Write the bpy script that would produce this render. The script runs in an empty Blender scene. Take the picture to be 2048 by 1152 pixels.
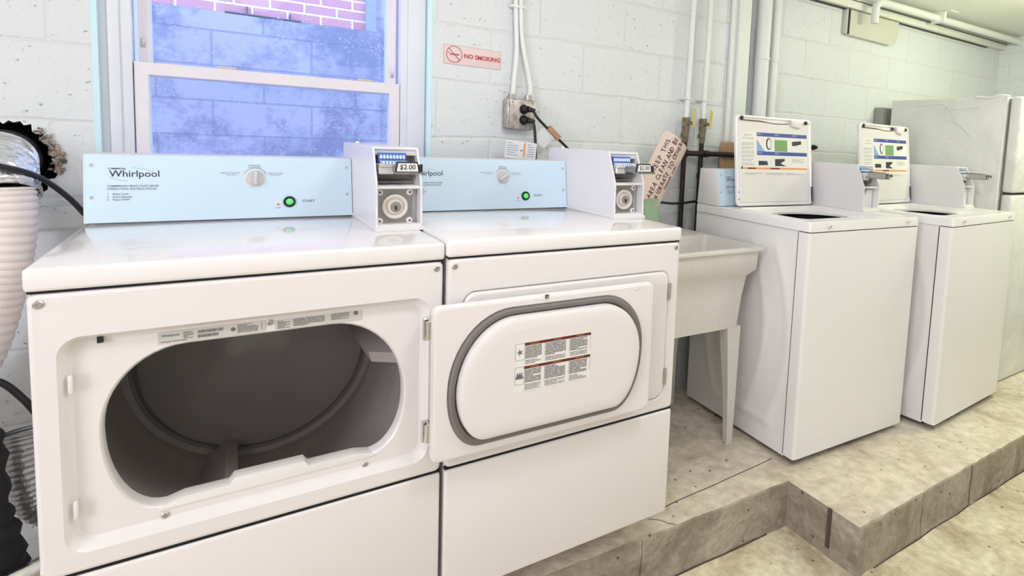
import bpy, bmesh, math, random
from mathutils import Matrix, Vector
random.seed(7)
S = bpy.context.scene
COL = S.collection
PI = math.pi
Z0 = 1.135                     # height of the machine tops' reference plane above the floor
PZ = Z0 - .962                 # top of the raised concrete slab
H = .962                       # machine top above the slab
WY = .818                      # inner face of the long block wall
CEIL = 2.295

# ------------------------------------------------------------------ camera
cd = bpy.data.cameras.new('camera')
cam = bpy.data.objects.new('camera', cd); COL.objects.link(cam)
cam.location = (.2714, -1.2712, .2425 + Z0)
cam.rotation_mode = 'XYZ'
cam.rotation_euler = (1.4795, -.0426, -.5916)
cd.sensor_fit = 'HORIZONTAL'; cd.sensor_width = 36
cd.lens = 1148.86 / 2048 * 36
cd.shift_x = (1024 - 1221.77) / 2048
cd.shift_y = (389.39 - 576) / 2048
cd.clip_start = .02; cd.clip_end = 60
S.camera = cam
# ------------------------------------------------------------------ light and exposure
S.view_settings.view_transform = 'Standard'; S.view_settings.look = 'None'
S.view_settings.gamma = 1; S.view_settings.use_curve_mapping = False
S.view_settings.exposure = .27
w = bpy.data.worlds.new('daylight'); S.world = w; w.use_nodes = True
bg = w.node_tree.nodes['Background']; bg.inputs[0].default_value = (.40, .55, 1, 1); bg.inputs[1].default_value = 4.7

def lamp(name, loc, power, col, size=.12):
    l = bpy.data.lights.new(name, 'POINT'); l.energy = power; l.color = col; l.shadow_soft_size = size
    o = bpy.data.objects.new(name, l); COL.objects.link(o); o.location = loc
    return o
lamp('ceiling_lamp_near', (.45, -.65, 2.12), 5.5, (.96, .95, 1))
lamp('fill_light_centre', (1.2, -.70, 2.12), 11.5, (.96, .95, 1))  # added fill light, placed to brighten the washer sides
lamp('ceiling_lamp_middle', (3.0, -1.4, 2.12), 14.5, (.97, .98, .92))
lamp('ceiling_lamp_left', (-1.2, -.9, 2.12), 2.5, (.95, .94, 1))
lamp('fill_light_far', (-.6, -2.9, 2.0), 11, (.98, .95, 1), .3)  # added low-angle fill to flatten the overall lighting
lamp('bare_bulb_right', (3.9, -.45, 2.11), 20, (.96, 1, .68), .09)
wl = bpy.data.lights.new('side_fill_light', 'AREA'); wl.shape = 'RECTANGLE'; wl.size, wl.size_y = 1.1, .9; wl.energy = 34; wl.color = (.94, .92, 1)  # added fill from the left for the washer sides; the wall has no window
wo = bpy.data.objects.new('side_fill_light', wl); COL.objects.link(wo); wo.location = (-2.15, -1.5, 1.6); wo.rotation_euler = (0, -math.pi / 2, .12)

# ------------------------------------------------------------------ mesh helpers
class MB:
    def __init__(s, M=None):
        s.bm = bmesh.new(); s.M = M or Matrix.Identity(4); s.done = []
    def next(s):
        if len(s.bm.verts): s.done.append(s.bm); s.bm = bmesh.new()
        return s
    def v(s, p): return s.bm.verts.new(s.M @ Vector(p))
    def merge(s, t):
        bmesh.ops.transform(t, matrix=s.M, verts=t.verts)
        me = bpy.data.meshes.new('tmp'); t.to_mesh(me); t.free(); s.bm.from_mesh(me); bpy.data.meshes.remove(me)
    def box(s, x0, y0, z0, x1, y1, z1, bev=0, seg=2):
        t = bmesh.new(); bmesh.ops.create_cube(t, size=1)
        for q in t.verts:
            q.co = ((x0 + x1) / 2 + q.co.x * (x1 - x0), (y0 + y1) / 2 + q.co.y * (y1 - y0), (z0 + z1) / 2 + q.co.z * (z1 - z0))
        if bev: bmesh.ops.bevel(t, geom=t.edges[:], offset=bev, segments=seg, profile=.5, affect='EDGES')
        s.merge(t); return s
    def prism(s, poly, ax, lo, hi, bev=0, seg=2):
        """poly in the two other axes (cyclic order x,y,z without ax), swept along ax"""
        t = bmesh.new()
        def P(a, b, c): return {0: (c, a, b), 1: (a, c, b), 2: (a, b, c)}[ax]
        A = [t.verts.new(P(a, b, lo)) for a, b in poly]; B = [t.verts.new(P(a, b, hi)) for a, b in poly]
        n = len(poly)
        t.faces.new(A); t.faces.new(B[::-1])
        for i in range(n): t.faces.new((A[i], B[i], B[(i + 1) % n], A[(i + 1) % n]))
        bmesh.ops.recalc_face_normals(t, faces=t.faces)
        if bev: bmesh.ops.bevel(t, geom=t.edges[:], offset=bev, segments=seg, profile=.5, affect='EDGES')
        s.merge(t); return s
    def loops(s, L, cap0=False, cap1=False, closed=True):
        R = [[s.v(p) for p in l] for l in L]; n = len(L[0])
        for a, b in zip(R, R[1:]):
            for i in range(n if closed else n - 1):
                j = (i + 1) % n; s.bm.faces.new((a[i], a[j], b[j], b[i]))
        if cap0: s.bm.faces.new(R[0][::-1])
        if cap1: s.bm.faces.new(R[-1])
        return s
    def fill(s, outer, holes):
        es = []
        for l in [outer] + holes:
            vs = [s.v(p) for p in l]
            es += [s.bm.edges.new((vs[i], vs[(i + 1) % len(vs)])) for i in range(len(vs))]
        bmesh.ops.triangle_fill(s.bm, edges=es, use_beauty=True); return s
    def frame(s, d):
        d = Vector(d).normalized(); u = d.cross(Vector((0, 0, 1)))
        if u.length < .05: u = d.cross(Vector((1, 0, 0)))
        u.normalize(); return u, d.cross(u).normalized()
    def cyl(s, p0, p1, r0, r1=None, n=20, cap=True):
        r1 = r0 if r1 is None else r1; p0 = Vector(p0); p1 = Vector(p1); u, v = s.frame(p1 - p0)
        L = [[p + u * math.cos(a) * r + v * math.sin(a) * r for a in [2 * PI * i / n for i in range(n)]] for p, r in ((p0, r0), (p1, r1))]
        return s.loops(L, cap, cap)
    def lathe(s, c, d, prof, n=28, cap0=False, cap1=True):
        c = Vector(c); d = Vector(d).normalized(); u, v = s.frame(d)
        return s.loops([[c + d * h + (u * math.cos(a) + v * math.sin(a)) * r for a in [2 * PI * i / n for i in range(n)]] for r, h in prof], cap0, cap1)
    def tube(s, pts, r, n=10, sub=8, rf=None, cap=True):
        """smooth tube through pts (Catmull-Rom)"""
        P = [Vector(p) for p in pts]; Q = []
        for i in range(len(P) - 1):
            a, b, c, d = P[max(i - 1, 0)], P[i], P[i + 1], P[min(i + 2, len(P) - 1)]
            for k in range(sub):
                t = k / sub
                Q.append(.5 * ((2 * b) + (c - a) * t + (2 * a - 5 * b + 4 * c - d) * t * t + (3 * b - a - 3 * c + d) * t ** 3))
        Q.append(P[-1]); L = []; u = None
        for i, q in enumerate(Q):
            t = (Q[min(i + 1, len(Q) - 1)] - Q[max(i - 1, 0)]).normalized()
            if u is None: u, _ = s.frame(t)
            u = (u - t * u.dot(t)).normalized(); v = t.cross(u)
            rr = rf(i, len(Q)) if rf else r
            L.append([q + (u * math.cos(a) + v * math.sin(a)) * rr for a in [2 * PI * k / n for k in range(n)]])
        return s.loops(L, cap, cap)
    def rect(s, x0, z0, x1, z1, y):
        s.bm.faces.new([s.v(p) for p in ((x0, y, z0), (x1, y, z0), (x1, y, z1), (x0, y, z1))]); return s
    def text(s, txt, size, x, z, y=0, al='LEFT', sx=1, shear=0, bold=0, fn=None):
        c = bpy.data.curves.new('t', 'FONT'); c.body = txt; c.size = size; c.align_x = al; c.shear = shear; c.offset = bold; c.resolution_u = 3
        c.align_y = 'CENTER'
        o = bpy.data.objects.new('t', c); me = bpy.data.meshes.new_from_object(o)
        t = bmesh.new(); t.from_mesh(me); bpy.data.meshes.remove(me); bpy.data.objects.remove(o); bpy.data.curves.remove(c)
        for q in t.verts:
            X, Zz = q.co.x * sx, q.co.y
            q.co = fn(x + X, z + Zz) if fn else (x + X, y, z + Zz)
        s.merge(t); return s
    def build(s, name, m, parent=None, smooth=True, angle=32, normals=True):
        s.next(); s.bm = s.done.pop(0)
        for extra in s.done:          # every further piece becomes a part of its own
            q = MB(); q.bm.free(); q.bm = extra; q.build(name, m, parent, smooth, angle, normals)
        s.done = []
        if normals: bmesh.ops.recalc_face_normals(s.bm, faces=s.bm.faces)
        me = bpy.data.meshes.new(name); s.bm.to_mesh(me); s.bm.free()
        me.materials.append(m)
        if smooth and len(me.polygons):
            me.shade_smooth(); me.set_sharp_from_angle(angle=math.radians(angle))
        o = bpy.data.objects.new(name, me); COL.objects.link(o); o.parent = parent
        return o

def rr(x0, z0, x1, z1, r, n=7):
    """rounded rectangle, corners (bl, br, tr, tl), r = number or four (rx, rz)"""
    if not isinstance(r, (list, tuple)): r = [(r, r)] * 4
    out = []
    for k, (cx, cz, sx, sz) in enumerate(((x0, z0, 1, 1), (x1, z0, -1, 1), (x1, z1, -1, -1), (x0, z1, 1, -1))):
        rx, rz = r[k]
        for i in range(n + 1):
            a = PI * 1.5 + PI / 2 * (k - 1) + PI / 2 * i / n if False else PI + PI / 2 * k + PI / 2 * i / n
            out.append((cx + sx * rx + rx * math.cos(a), cz + sz * rz + rz * math.sin(a)))
    return out
def at(loop, y): return [(a, y, b) for a, b in loop]
def atz(loop, z): return [(a, b, z) for a, b in loop]

def empty(name, label, cat, loc, rz=0, group=None):
    o = bpy.data.objects.new(name, None); COL.objects.link(o); o.location = loc; o.rotation_euler = (0, 0, rz)
    o.empty_display_size = .1
    return tag(o, label, cat, group)
def tag(o, label, cat, group=None, kind=None):
    if label: o['label'] = label
    if cat: o['category'] = cat
    if group: o['group'] = group
    if kind: o['kind'] = kind
    return o
def struct(o, label=None):
    o['kind'] = 'structure'
    if label: o['label'] = label
    return o

# ------------------------------------------------------------------ materials
def node(nt, t, **k):
    n = nt.nodes.new(t)
    for a, b in k.items(): setattr(n, a, b)
    return n
def mat(name, col, rough=.5, metal=0, bump=0, bscale=60, mott=0, mscale=5, coat=0, spec=.5, detail=4, c2=None, mthr=(.4, .65), emit=0):
    m = bpy.data.materials.new(name); m.use_nodes = True; nt = m.node_tree; p = nt.nodes['Principled BSDF']
    p.inputs['Base Color'].default_value = (*col, 1); p.inputs['Roughness'].default_value = rough
    p.inputs['Metallic'].default_value = metal; p.inputs['Coat Weight'].default_value = coat; p.inputs['Coat Roughness'].default_value = .04
    p.inputs['Specular IOR Level'].default_value = spec
    if emit: p.inputs['Emission Color'].default_value = (*col, 1); p.inputs['Emission Strength'].default_value = emit
    tc = None
    if bump or mott: tc = node(nt, 'ShaderNodeTexCoord')
    if mott:
        n = node(nt, 'ShaderNodeTexNoise'); n.inputs['Scale'].default_value = mscale; n.inputs['Detail'].default_value = 6
        r = node(nt, 'ShaderNodeMapRange'); r.inputs['From Min'].default_value = mthr[0]; r.inputs['From Max'].default_value = mthr[1]; r.inputs['To Max'].default_value = mott
        x = node(nt, 'ShaderNodeMix', data_type='RGBA'); x.inputs[6].default_value = (*col, 1); x.inputs[7].default_value = (*(c2 or (0, 0, 0)), 1)
        nt.links.new(tc.outputs['Object'], n.inputs['Vector']); nt.links.new(n.outputs['Fac'], r.inputs['Value'])
        nt.links.new(r.outputs[0], x.inputs[0]); nt.links.new(x.outputs[2], p.inputs['Base Color'])
    if bump:
        n = node(nt, 'ShaderNodeTexNoise'); n.inputs['Scale'].default_value = bscale; n.inputs['Detail'].default_value = detail
        b = node(nt, 'ShaderNodeBump'); b.inputs['Strength'].default_value = bump; b.inputs['Distance'].default_value = .01
        nt.links.new(tc.outputs['Object'], n.inputs['Vector']); nt.links.new(n.outputs['Fac'], b.inputs['Height']); nt.links.new(b.outputs[0], p.inputs['Normal'])
    return m

ENAMEL = mat('white_enamel', (.83, .785, .79), .28, bump=.010, bscale=260, coat=.15)
ENAMELTOP = mat('white_enamel_glossy', (.87, .835, .845), .14, coat=.5)
WWHITE = mat('washer_enamel', (.88, .86, .87), .25, coat=.2)
PLASTIC = mat('white_plastic', (.82, .79, .78), .35)
BOXW = mat('coin_box_paint', (.80, .78, .80), .3)
FASCIA = mat('pale_blue_panel', (.61, .77, .91), .3, coat=.1)
CHROME = mat('chrome', (.75, .75, .75), .16, 1)
STEEL = mat('dull_steel', (.52, .5, .48), .4, 1)
PLATE = mat('zinc_plate', (.34, .32, .30), .45, .6)
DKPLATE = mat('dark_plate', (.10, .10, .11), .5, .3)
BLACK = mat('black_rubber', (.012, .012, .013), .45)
DARK = mat('dark_void', (.01, .01, .01), .9)
INK = mat('dark_ink', (.03, .03, .045), .5)
GINK = mat('grey_ink', (.22, .25, .33), .5)
LINK = mat('small_print_ink', (.16, .15, .16), .6)
RINK = mat('red_ink', (.55, .06, .08), .5)
DRED = mat('dark_red_ink', (.13, .015, .015), .5)
ORANGE = mat('orange_ink', (.85, .35, .1), .5)
BLUE = mat('blue_ink', (.05, .09, .35), .5)
LBLUE = mat('light_blue_ink', (.25, .42, .80), .5)
GREENINK = mat('green_ink', (.20, .40, .14), .5)
PAPER = mat('white_label', (.86, .84, .82), .5)
SILVERL = mat('silver_label', (.62, .59, .57), .45)
KNOB = mat('grey_knob_plastic', (.62, .60, .60), .35)
GREENB = mat('green_button', (.10, .72, .16), .3, emit=.25)
REDB = mat('red_lamp', (.8, .2, .15), .4)
GASKET = mat('grey_gasket', (.20, .175, .17), .6)
DRUM = mat('drum_grey', (.40, .355, .345), .36, coat=.2)
DRUMB = mat('drum_back_grey', (.35, .31, .30), .28, coat=.3)
IRON = mat('old_iron', (.045, .03, .026), .45, .5, bump=.3, bscale=120, mott=.6, mscale=30, c2=(.02, .012, .01))
BRASS = mat('weathered_brass', (.20, .15, .09), .5, .6, bump=.4, bscale=150, mott=.7, mscale=60, c2=(.35, .33, .28))
YELLOW = mat('yellow_handle', (.62, .50, .12), .45)
PAINTPIPE = mat('painted_pipe', (.82, .84, .82), .4, bump=.05, bscale=60)
POST = mat('painted_post', (.78, .81, .79), .45, bump=.05, bscale=30)
FOIL = mat('foil_duct', (.80, .80, .80), .22, .9, bump=.9, bscale=45)
WDUCT = mat('white_duct', (.84, .76, .73), .5)
WOOD = mat('plywood', (.50, .33, .19), .6, bump=.05, bscale=20, mott=.4, mscale=14, c2=(.35, .2, .1))
SINKM = mat('sink_composite', (.78, .75, .72), .4, bump=.04, bscale=130, mott=.15, mscale=60, c2=(.62, .58, .54))
FOAM = mat('pink_foam_card', (.80, .64, .57), .6, mott=.3, mscale=12, c2=(.75, .66, .5))
FRAME = mat('window_frame_vinyl', (.84, .79, .83), .4, mott=.2, mscale=8, c2=(.72, .68, .76))
CASING = mat('window_casing', (.78, .81, .87), .45, mott=.2, mscale=8, c2=(.72, .70, .80))
EDGE = mat('pale_cyan_halo', (.64, .88, .96), .45, mott=.3, mscale=14, c2=(.66, .82, .88))  # daylight halo round the window, put into a cyan colour
SIGN = mat('sign_plate', (.80, .64, .62), .45)
REDBOX = mat('red_box', (.25, .03, .06), .5)
BLACKCL = mat('black_cloth', (.013, .013, .015), .8, bump=.4, bscale=30)
OUTLET = mat('galvanised_box', (.56, .52, .50), .38, .6, mott=.7, mscale=40, c2=(.25, .2, .18))

def wrap_mat():
    m = mat('plastic_wrapped_panel', (.76, .77, .74), .32, bump=.7, bscale=7, detail=8, mott=.5, mscale=4, c2=(.86, .86, .82), coat=.5)
    [x for x in m.node_tree.nodes if x.type == 'BUMP'][0].inputs['Distance'].default_value = .035
    return m
WRAP = wrap_mat()
WRAPDOOR = mat('wrapped_door', (.80, .78, .72), .3, bump=.3, bscale=6, coat=.4)

def wall_mat():
    m = bpy.data.materials.new('painted_blocks'); m.use_nodes = True; nt = m.node_tree; p = nt.nodes['Principled BSDF']; L = nt.links.new
    tc = node(nt, 'ShaderNodeTexCoord'); sp = node(nt, 'ShaderNodeSeparateXYZ'); L(tc.outputs['Object'], sp.inputs[0])
    ad = node(nt, 'ShaderNodeMath'); ad.inputs[1].default_value = -.1517; L(sp.outputs['Z'], ad.inputs[0])
    xy = node(nt, 'ShaderNodeMath', operation='ADD'); L(sp.outputs['X'], xy.inputs[0]); L(sp.outputs['Y'], xy.inputs[1])
    ax = node(nt, 'ShaderNodeMath'); ax.inputs[1].default_value = -.3034 - .818 + 4.064; L(xy.outputs[0], ax.inputs[0])
    n0 = node(nt, 'ShaderNodeTexNoise'); n0.inputs['Scale'].default_value = 5; n0.inputs['Detail'].default_value = 3; L(tc.outputs['Object'], n0.inputs['Vector'])
    wob = node(nt, 'ShaderNodeMath', operation='MULTIPLY_ADD'); wob.inputs[1].default_value = .018; L(n0.outputs['Fac'], wob.inputs[0]); L(ad.outputs[0], wob.inputs[2])
    sb = node(nt, 'ShaderNodeMath'); sb.inputs[1].default_value = -.009; L(wob.outputs[0], sb.inputs[0])
    cb = node(nt, 'ShaderNodeCombineXYZ'); L(ax.outputs[0], cb.inputs[0]); L(sb.outputs[0], cb.inputs[1])
    br = node(nt, 'ShaderNodeTexBrick'); br.offset = .5; br.offset_frequency = 2
    for k, v in (('Scale', 1), ('Mortar Size', .009), ('Mortar Smooth', 1), ('Bias', 0), ('Brick Width', .4064), ('Row Height', .2032)): br.inputs[k].default_value = v
    br.inputs['Color1'].default_value = (.755, .785, .81, 1); br.inputs['Color2'].default_value = (.745, .775, .795, 1); br.inputs['Mortar'].default_value = (.73, .75, .755, 1)
    L(cb.outputs[0], br.inputs['Vector'])
    # pinholes and dirt
    v = node(nt, 'ShaderNodeTexNoise'); v.inputs['Scale'].default_value = 55; v.inputs['Detail'].default_value = 5; v.inputs['Roughness'].default_value = .65; L(tc.outputs['Object'], v.inputs['Vector'])
    pit = node(nt, 'ShaderNodeMapRange'); pit.inputs['From Min'].default_value = .30; pit.inputs['From Max'].default_value = .37; L(v.outputs['Fac'], pit.inputs['Value'])
    mx = node(nt, 'ShaderNodeMix', data_type='RGBA'); mx.inputs[6].default_value = (.42, .43, .40, 1); L(pit.outputs[0], mx.inputs[0]); L(br.outputs['Color'], mx.inputs[7])
    L(mx.outputs[2], p.inputs['Base Color']); p.inputs['Roughness'].default_value = .42
    lo = node(nt, 'ShaderNodeTexNoise'); lo.inputs['Scale'].default_value = 34; lo.inputs['Detail'].default_value = 8; lo.inputs['Roughness'].default_value = .6; L(tc.outputs['Object'], lo.inputs['Vector'])
    h1 = node(nt, 'ShaderNodeMath', operation='MULTIPLY_ADD'); h1.inputs[1].default_value = -.45; L(br.outputs['Fac'], h1.inputs[0]); L(lo.outputs['Fac'], h1.inputs[2])
    h2 = node(nt, 'ShaderNodeMath', operation='MULTIPLY_ADD'); h2.inputs[1].default_value = .5; L(pit.outputs[0], h2.inputs[0]); L(h1.outputs[0], h2.inputs[2])
    b = node(nt, 'ShaderNodeBump'); b.inputs['Strength'].default_value = .75; b.inputs['Distance'].default_value = .006
    L(h2.outputs[0], b.inputs['Height']); L(b.outputs[0], p.inputs['Normal'])
    return m
WALL = wall_mat()

def concrete(name, c1, c2, c3, sc=3, bump=.5, stain=None):
    m = bpy.data.materials.new(name); m.use_nodes = True; nt = m.node_tree; p = nt.nodes['Principled BSDF']; L = nt.links.new
    tc = node(nt, 'ShaderNodeTexCoord')
    a = node(nt, 'ShaderNodeTexNoise'); a.inputs['Scale'].default_value = sc; a.inputs['Detail'].default_value = 8; a.inputs['Roughness'].default_value = .65; a.inputs['Distortion'].default_value = .6
    b = node(nt, 'ShaderNodeTexNoise'); b.inputs['Scale'].default_value = sc * 9; b.inputs['Detail'].default_value = 6
    L(tc.outputs['Object'], a.inputs['Vector']); L(tc.outputs['Object'], b.inputs['Vector'])
    r = node(nt, 'ShaderNodeValToRGB'); e = r.color_ramp.elements
    e[0].position = .3; e[0].color = (*c2, 1); e[1].position = .68; e[1].color = (*c3, 1); q = e.new(.48); q.color = (*c1, 1)
    L(a.outputs['Fac'], r.inputs[0])
    r2 = node(nt, 'ShaderNodeMapRange'); r2.inputs['From Min'].default_value = .35; r2.inputs['From Max'].default_value = .7; r2.inputs['To Min'].default_value = .82; r2.inputs['To Max'].default_value = 1.08; L(b.outputs['Fac'], r2.inputs['Value'])
    mu = node(nt, 'ShaderNodeMix', data_type='RGBA', blend_type='MULTIPLY'); mu.inputs[0].default_value = 1; L(r.outputs[0], mu.inputs[6]); L(r2.outputs[0], mu.inputs[7])
    # dark flecks
    v = node(nt, 'ShaderNodeTexVoronoi'); v.inputs['Scale'].default_value = 16; L(tc.outputs['Object'], v.inputs['Vector'])
    fr = node(nt, 'ShaderNodeMapRange'); fr.inputs['From Min'].default_value = .06; fr.inputs['From Max'].default_value = .11; L(v.outputs['Distance'], fr.inputs['Value'])
    f2 = node(nt, 'ShaderNodeMix', data_type='RGBA'); f2.inputs[6].default_value = (*(stain or [x * .45 for x in c2]), 1); L(fr.outputs[0], f2.inputs[0]); L(mu.outputs[2], f2.inputs[7])
    L(f2.outputs[2], p.inputs['Base Color']); p.inputs['Roughness'].default_value = .75
    ah = node(nt, 'ShaderNodeMath', operation='MULTIPLY_ADD'); ah.inputs[1].default_value = .35; L(b.outputs['Fac'], ah.inputs[0]); L(a.outputs['Fac'], ah.inputs[2])
    bp = node(nt, 'ShaderNodeBump'); bp.inputs['Strength'].default_value = bump; bp.inputs['Distance'].default_value = .03; L(ah.outputs[0], bp.inputs['Height']); L(bp.outputs[0], p.inputs['Normal'])
    return m
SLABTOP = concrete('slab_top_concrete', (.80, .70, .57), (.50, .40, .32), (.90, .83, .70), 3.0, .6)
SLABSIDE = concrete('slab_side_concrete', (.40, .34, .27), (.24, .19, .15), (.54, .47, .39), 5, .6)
FLOORM = concrete('floor_concrete', (.76, .65, .48), (.40, .29, .18), (.92, .86, .68), 3.8, .5)
CEILM = mat('ceiling_paint', (.88, .89, .82), .6, bump=.06, bscale=25)
BEAMM = mat('painted_timber', (.82, .83, .76), .5, bump=.08, bscale=20, mott=.25, mscale=9, c2=(.6, .6, .52))

def brick_mat(name, c1, c2, mortar, bw, rh, ms, zoff=0, patches=None, bump=.5):
    m = bpy.data.materials.new(name); m.use_nodes = True; nt = m.node_tree; p = nt.nodes['Principled BSDF']; L = nt.links.new
    tc = node(nt, 'ShaderNodeTexCoord'); sp = node(nt, 'ShaderNodeSeparateXYZ'); L(tc.outputs['Object'], sp.inputs[0])
    ad = node(nt, 'ShaderNodeMath'); ad.inputs[1].default_value = -zoff; L(sp.outputs['Z'], ad.inputs[0])
    cb = node(nt, 'ShaderNodeCombineXYZ'); L(sp.outputs['X'], cb.inputs[0]); L(ad.outputs[0], cb.inputs[1])
    br = node(nt, 'ShaderNodeTexBrick'); br.offset = .5
    for k, v in (('Scale', 1), ('Mortar Size', ms), ('Mortar Smooth', .3), ('Bias', 0), ('Brick Width', bw), ('Row Height', rh)): br.inputs[k].default_value = v
    br.inputs['Color1'].default_value = (*c1, 1); br.inputs['Color2'].default_value = (*c2, 1); br.inputs['Mortar'].default_value = (*mortar, 1)
    L(cb.outputs[0], br.inputs['Vector']); out = br.outputs['Color']
    n = node(nt, 'ShaderNodeTexNoise'); n.inputs['Scale'].default_value = 2.4; n.inputs['Detail'].default_value = 12; n.inputs['Roughness'].default_value = .76; L(tc.outputs['Object'], n.inputs['Vector'])
    if patches:
        r = node(nt, 'ShaderNodeMapRange'); r.inputs['From Min'].default_value = .45; r.inputs['From Max'].default_value = .56; r.inputs['To Max'].default_value = .9; L(n.outputs['Fac'], r.inputs['Value'])
        x = node(nt, 'ShaderNodeMix', data_type='RGBA'); x.inputs[7].default_value = (*patches, 1); L(r.outputs[0], x.inputs[0]); L(out, x.inputs[6]); out = x.outputs[2]
    L(out, p.inputs['Base Color']); p.inputs['Roughness'].default_value = .85
    b = node(nt, 'ShaderNodeBump'); b.inputs['Strength'].default_value = bump; b.inputs['Distance'].default_value = .01; b.invert = True
    L(br.outputs['Fac'], b.inputs['Height']); L(b.outputs[0], p.inputs['Normal'])
    return m

def glass_mat():
    m = bpy.data.materials.new('dusty_glass'); m.use_nodes = True; nt = m.node_tree; L = nt.links.new
    for n in list(nt.nodes):
        if n.type == 'BSDF_PRINCIPLED': nt.nodes.remove(n)
    out = [n for n in nt.nodes if n.type == 'OUTPUT_MATERIAL'][0]
    t = node(nt, 'ShaderNodeBsdfTransparent'); t.inputs[0].default_value = (.95, .97, 1, 1)
    g = node(nt, 'ShaderNodeBsdfGlossy'); g.inputs['Roughness'].default_value = .03
    d = node(nt, 'ShaderNodeBsdfDiffuse'); d.inputs[0].default_value = (.8, .85, .95, 1)
    tr = node(nt, 'ShaderNodeBsdfTranslucent'); tr.inputs[0].default_value = (.8, .85, .95, 1)
    dd = node(nt, 'ShaderNodeMixShader'); L(d.outputs[0], dd.inputs[1]); L(tr.outputs[0], dd.inputs[2])
    a = node(nt, 'ShaderNodeMixShader'); a.inputs[0].default_value = .006; L(t.outputs[0], a.inputs[1]); L(g.outputs[0], a.inputs[2])
    tc = node(nt, 'ShaderNodeTexCoord'); v = node(nt, 'ShaderNodeTexVoronoi'); v.inputs['Scale'].default_value = 85; L(tc.outputs['Object'], v.inputs['Vector'])
    n = node(nt, 'ShaderNodeTexNoise'); n.inputs['Scale'].default_value = 22; n.inputs['Detail'].default_value = 4; L(tc.outputs['Object'], n.inputs['Vector'])
    th = node(nt, 'ShaderNodeMapRange'); th.inputs['From Min'].default_value = .40; th.inputs['From Max'].default_value = .70; th.inputs['To Min'].default_value = .08; th.inputs['To Max'].default_value = .34; L(n.outputs['Fac'], th.inputs['Value'])
    lt = node(nt, 'ShaderNodeMath', operation='LESS_THAN'); L(v.outputs['Distance'], lt.inputs[0]); L(th.outputs[0], lt.inputs[1])
    hz = node(nt, 'ShaderNodeMath', operation='MULTIPLY_ADD'); hz.inputs[1].default_value = .36; hz.inputs[2].default_value = .07; L(lt.outputs[0], hz.inputs[0])
    f = node(nt, 'ShaderNodeMixShader'); L(hz.outputs[0], f.inputs[0]); L(a.outputs[0], f.inputs[1]); L(dd.outputs[0], f.inputs[2]); L(f.outputs[0], out.inputs[0])
    return m
GLASS = glass_mat()
def film_mat(name, col, tr=.55):
    m = bpy.data.materials.new(name); m.use_nodes = True; nt = m.node_tree; p = nt.nodes['Principled BSDF']; L = nt.links.new
    p.inputs['Base Color'].default_value = (*col, 1); p.inputs['Roughness'].default_value = .25
    t = node(nt, 'ShaderNodeBsdfTransparent'); x = node(nt, 'ShaderNodeMixShader'); x.inputs[0].default_value = tr
    out = [n for n in nt.nodes if n.type == 'OUTPUT_MATERIAL'][0]; L(p.outputs[0], x.inputs[1]); L(t.outputs[0], x.inputs[2]); L(x.outputs[0], out.inputs[0])
    return m
GREENF = film_mat('green_translucent_plastic', (.42, .60, .40), .35)
CLEARF = film_mat('clear_film', (.85, .87, .9), .45)

# ------------------------------------------------------------------ the room
XL, XR, YF = -2.2, 5.25, -3.6
def jag(cx, cz, rx, rz, n=40, am=.16, seed=3):
    R = random.Random(seed); o = []
    for i in range(n):
        a = 2 * PI * i / n; k = 1 + R.uniform(-am, am)
        o.append((cx + rx * k * math.cos(a), cz + rz * k * math.sin(a)))
    return o
WX0, WX1, WZ0, WZ1 = -.017, .893, Z0 - .10, Z0 + 1.02
hole = jag(-.193, Z0 + .128, .094, .102, 60, .10)
win = [(WX0, WZ0), (WX1, WZ0), (WX1, WZ1), (WX0, WZ1)]
m = MB(); outer = [(XL, 0), (XR, 0), (XR, CEIL), (XL, CEIL)]
m.fill(at(outer, WY), [at(win, WY), at(hole, WY)])
m.loops([at(win, WY), at(win, WY + .2)])
m.fill(at(outer, WY + .2), [at(win, WY + .2)])
struct(m.build('wall_back', WALL, smooth=False), 'white-painted concrete block wall behind the machines')
struct(MB().box(XL - .1, YF, 0, XL, WY + .2, CEIL).build('wall_left', WALL, smooth=False))
struct(MB().box(XR, YF, 0, XR + .1, WY + .2, CEIL).build('wall_right', WALL, smooth=False))
struct(MB().box(XL - .1, YF - .1, 0, XR + .1, YF, CEIL).build('wall_front', WALL, smooth=False))
struct(MB().box(XL - .1, YF - .1, -.1, XR + .1, WY + .2, 0).build('floor', FLOORM, smooth=False), 'stained yellowish concrete floor')
struct(MB().box(XL - .1, YF - .1, CEIL, XR + .1, WY + .2, CEIL + .1).build('ceiling', CEILM, smooth=False), 'off-white painted basement ceiling')
m = MB(); m.loops([at(hole, WY + .0005), at(hole, WY + .17)]); m.fill(at(hole, WY + .17), []); struct(m.build('wall_hole', mat('hole_dark', (.03, .027, .025), .9, bump=.8, bscale=60), smooth=False), 'dark ragged hole in the wall round the duct')  # shade inside the hole put into its near-black colour
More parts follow.
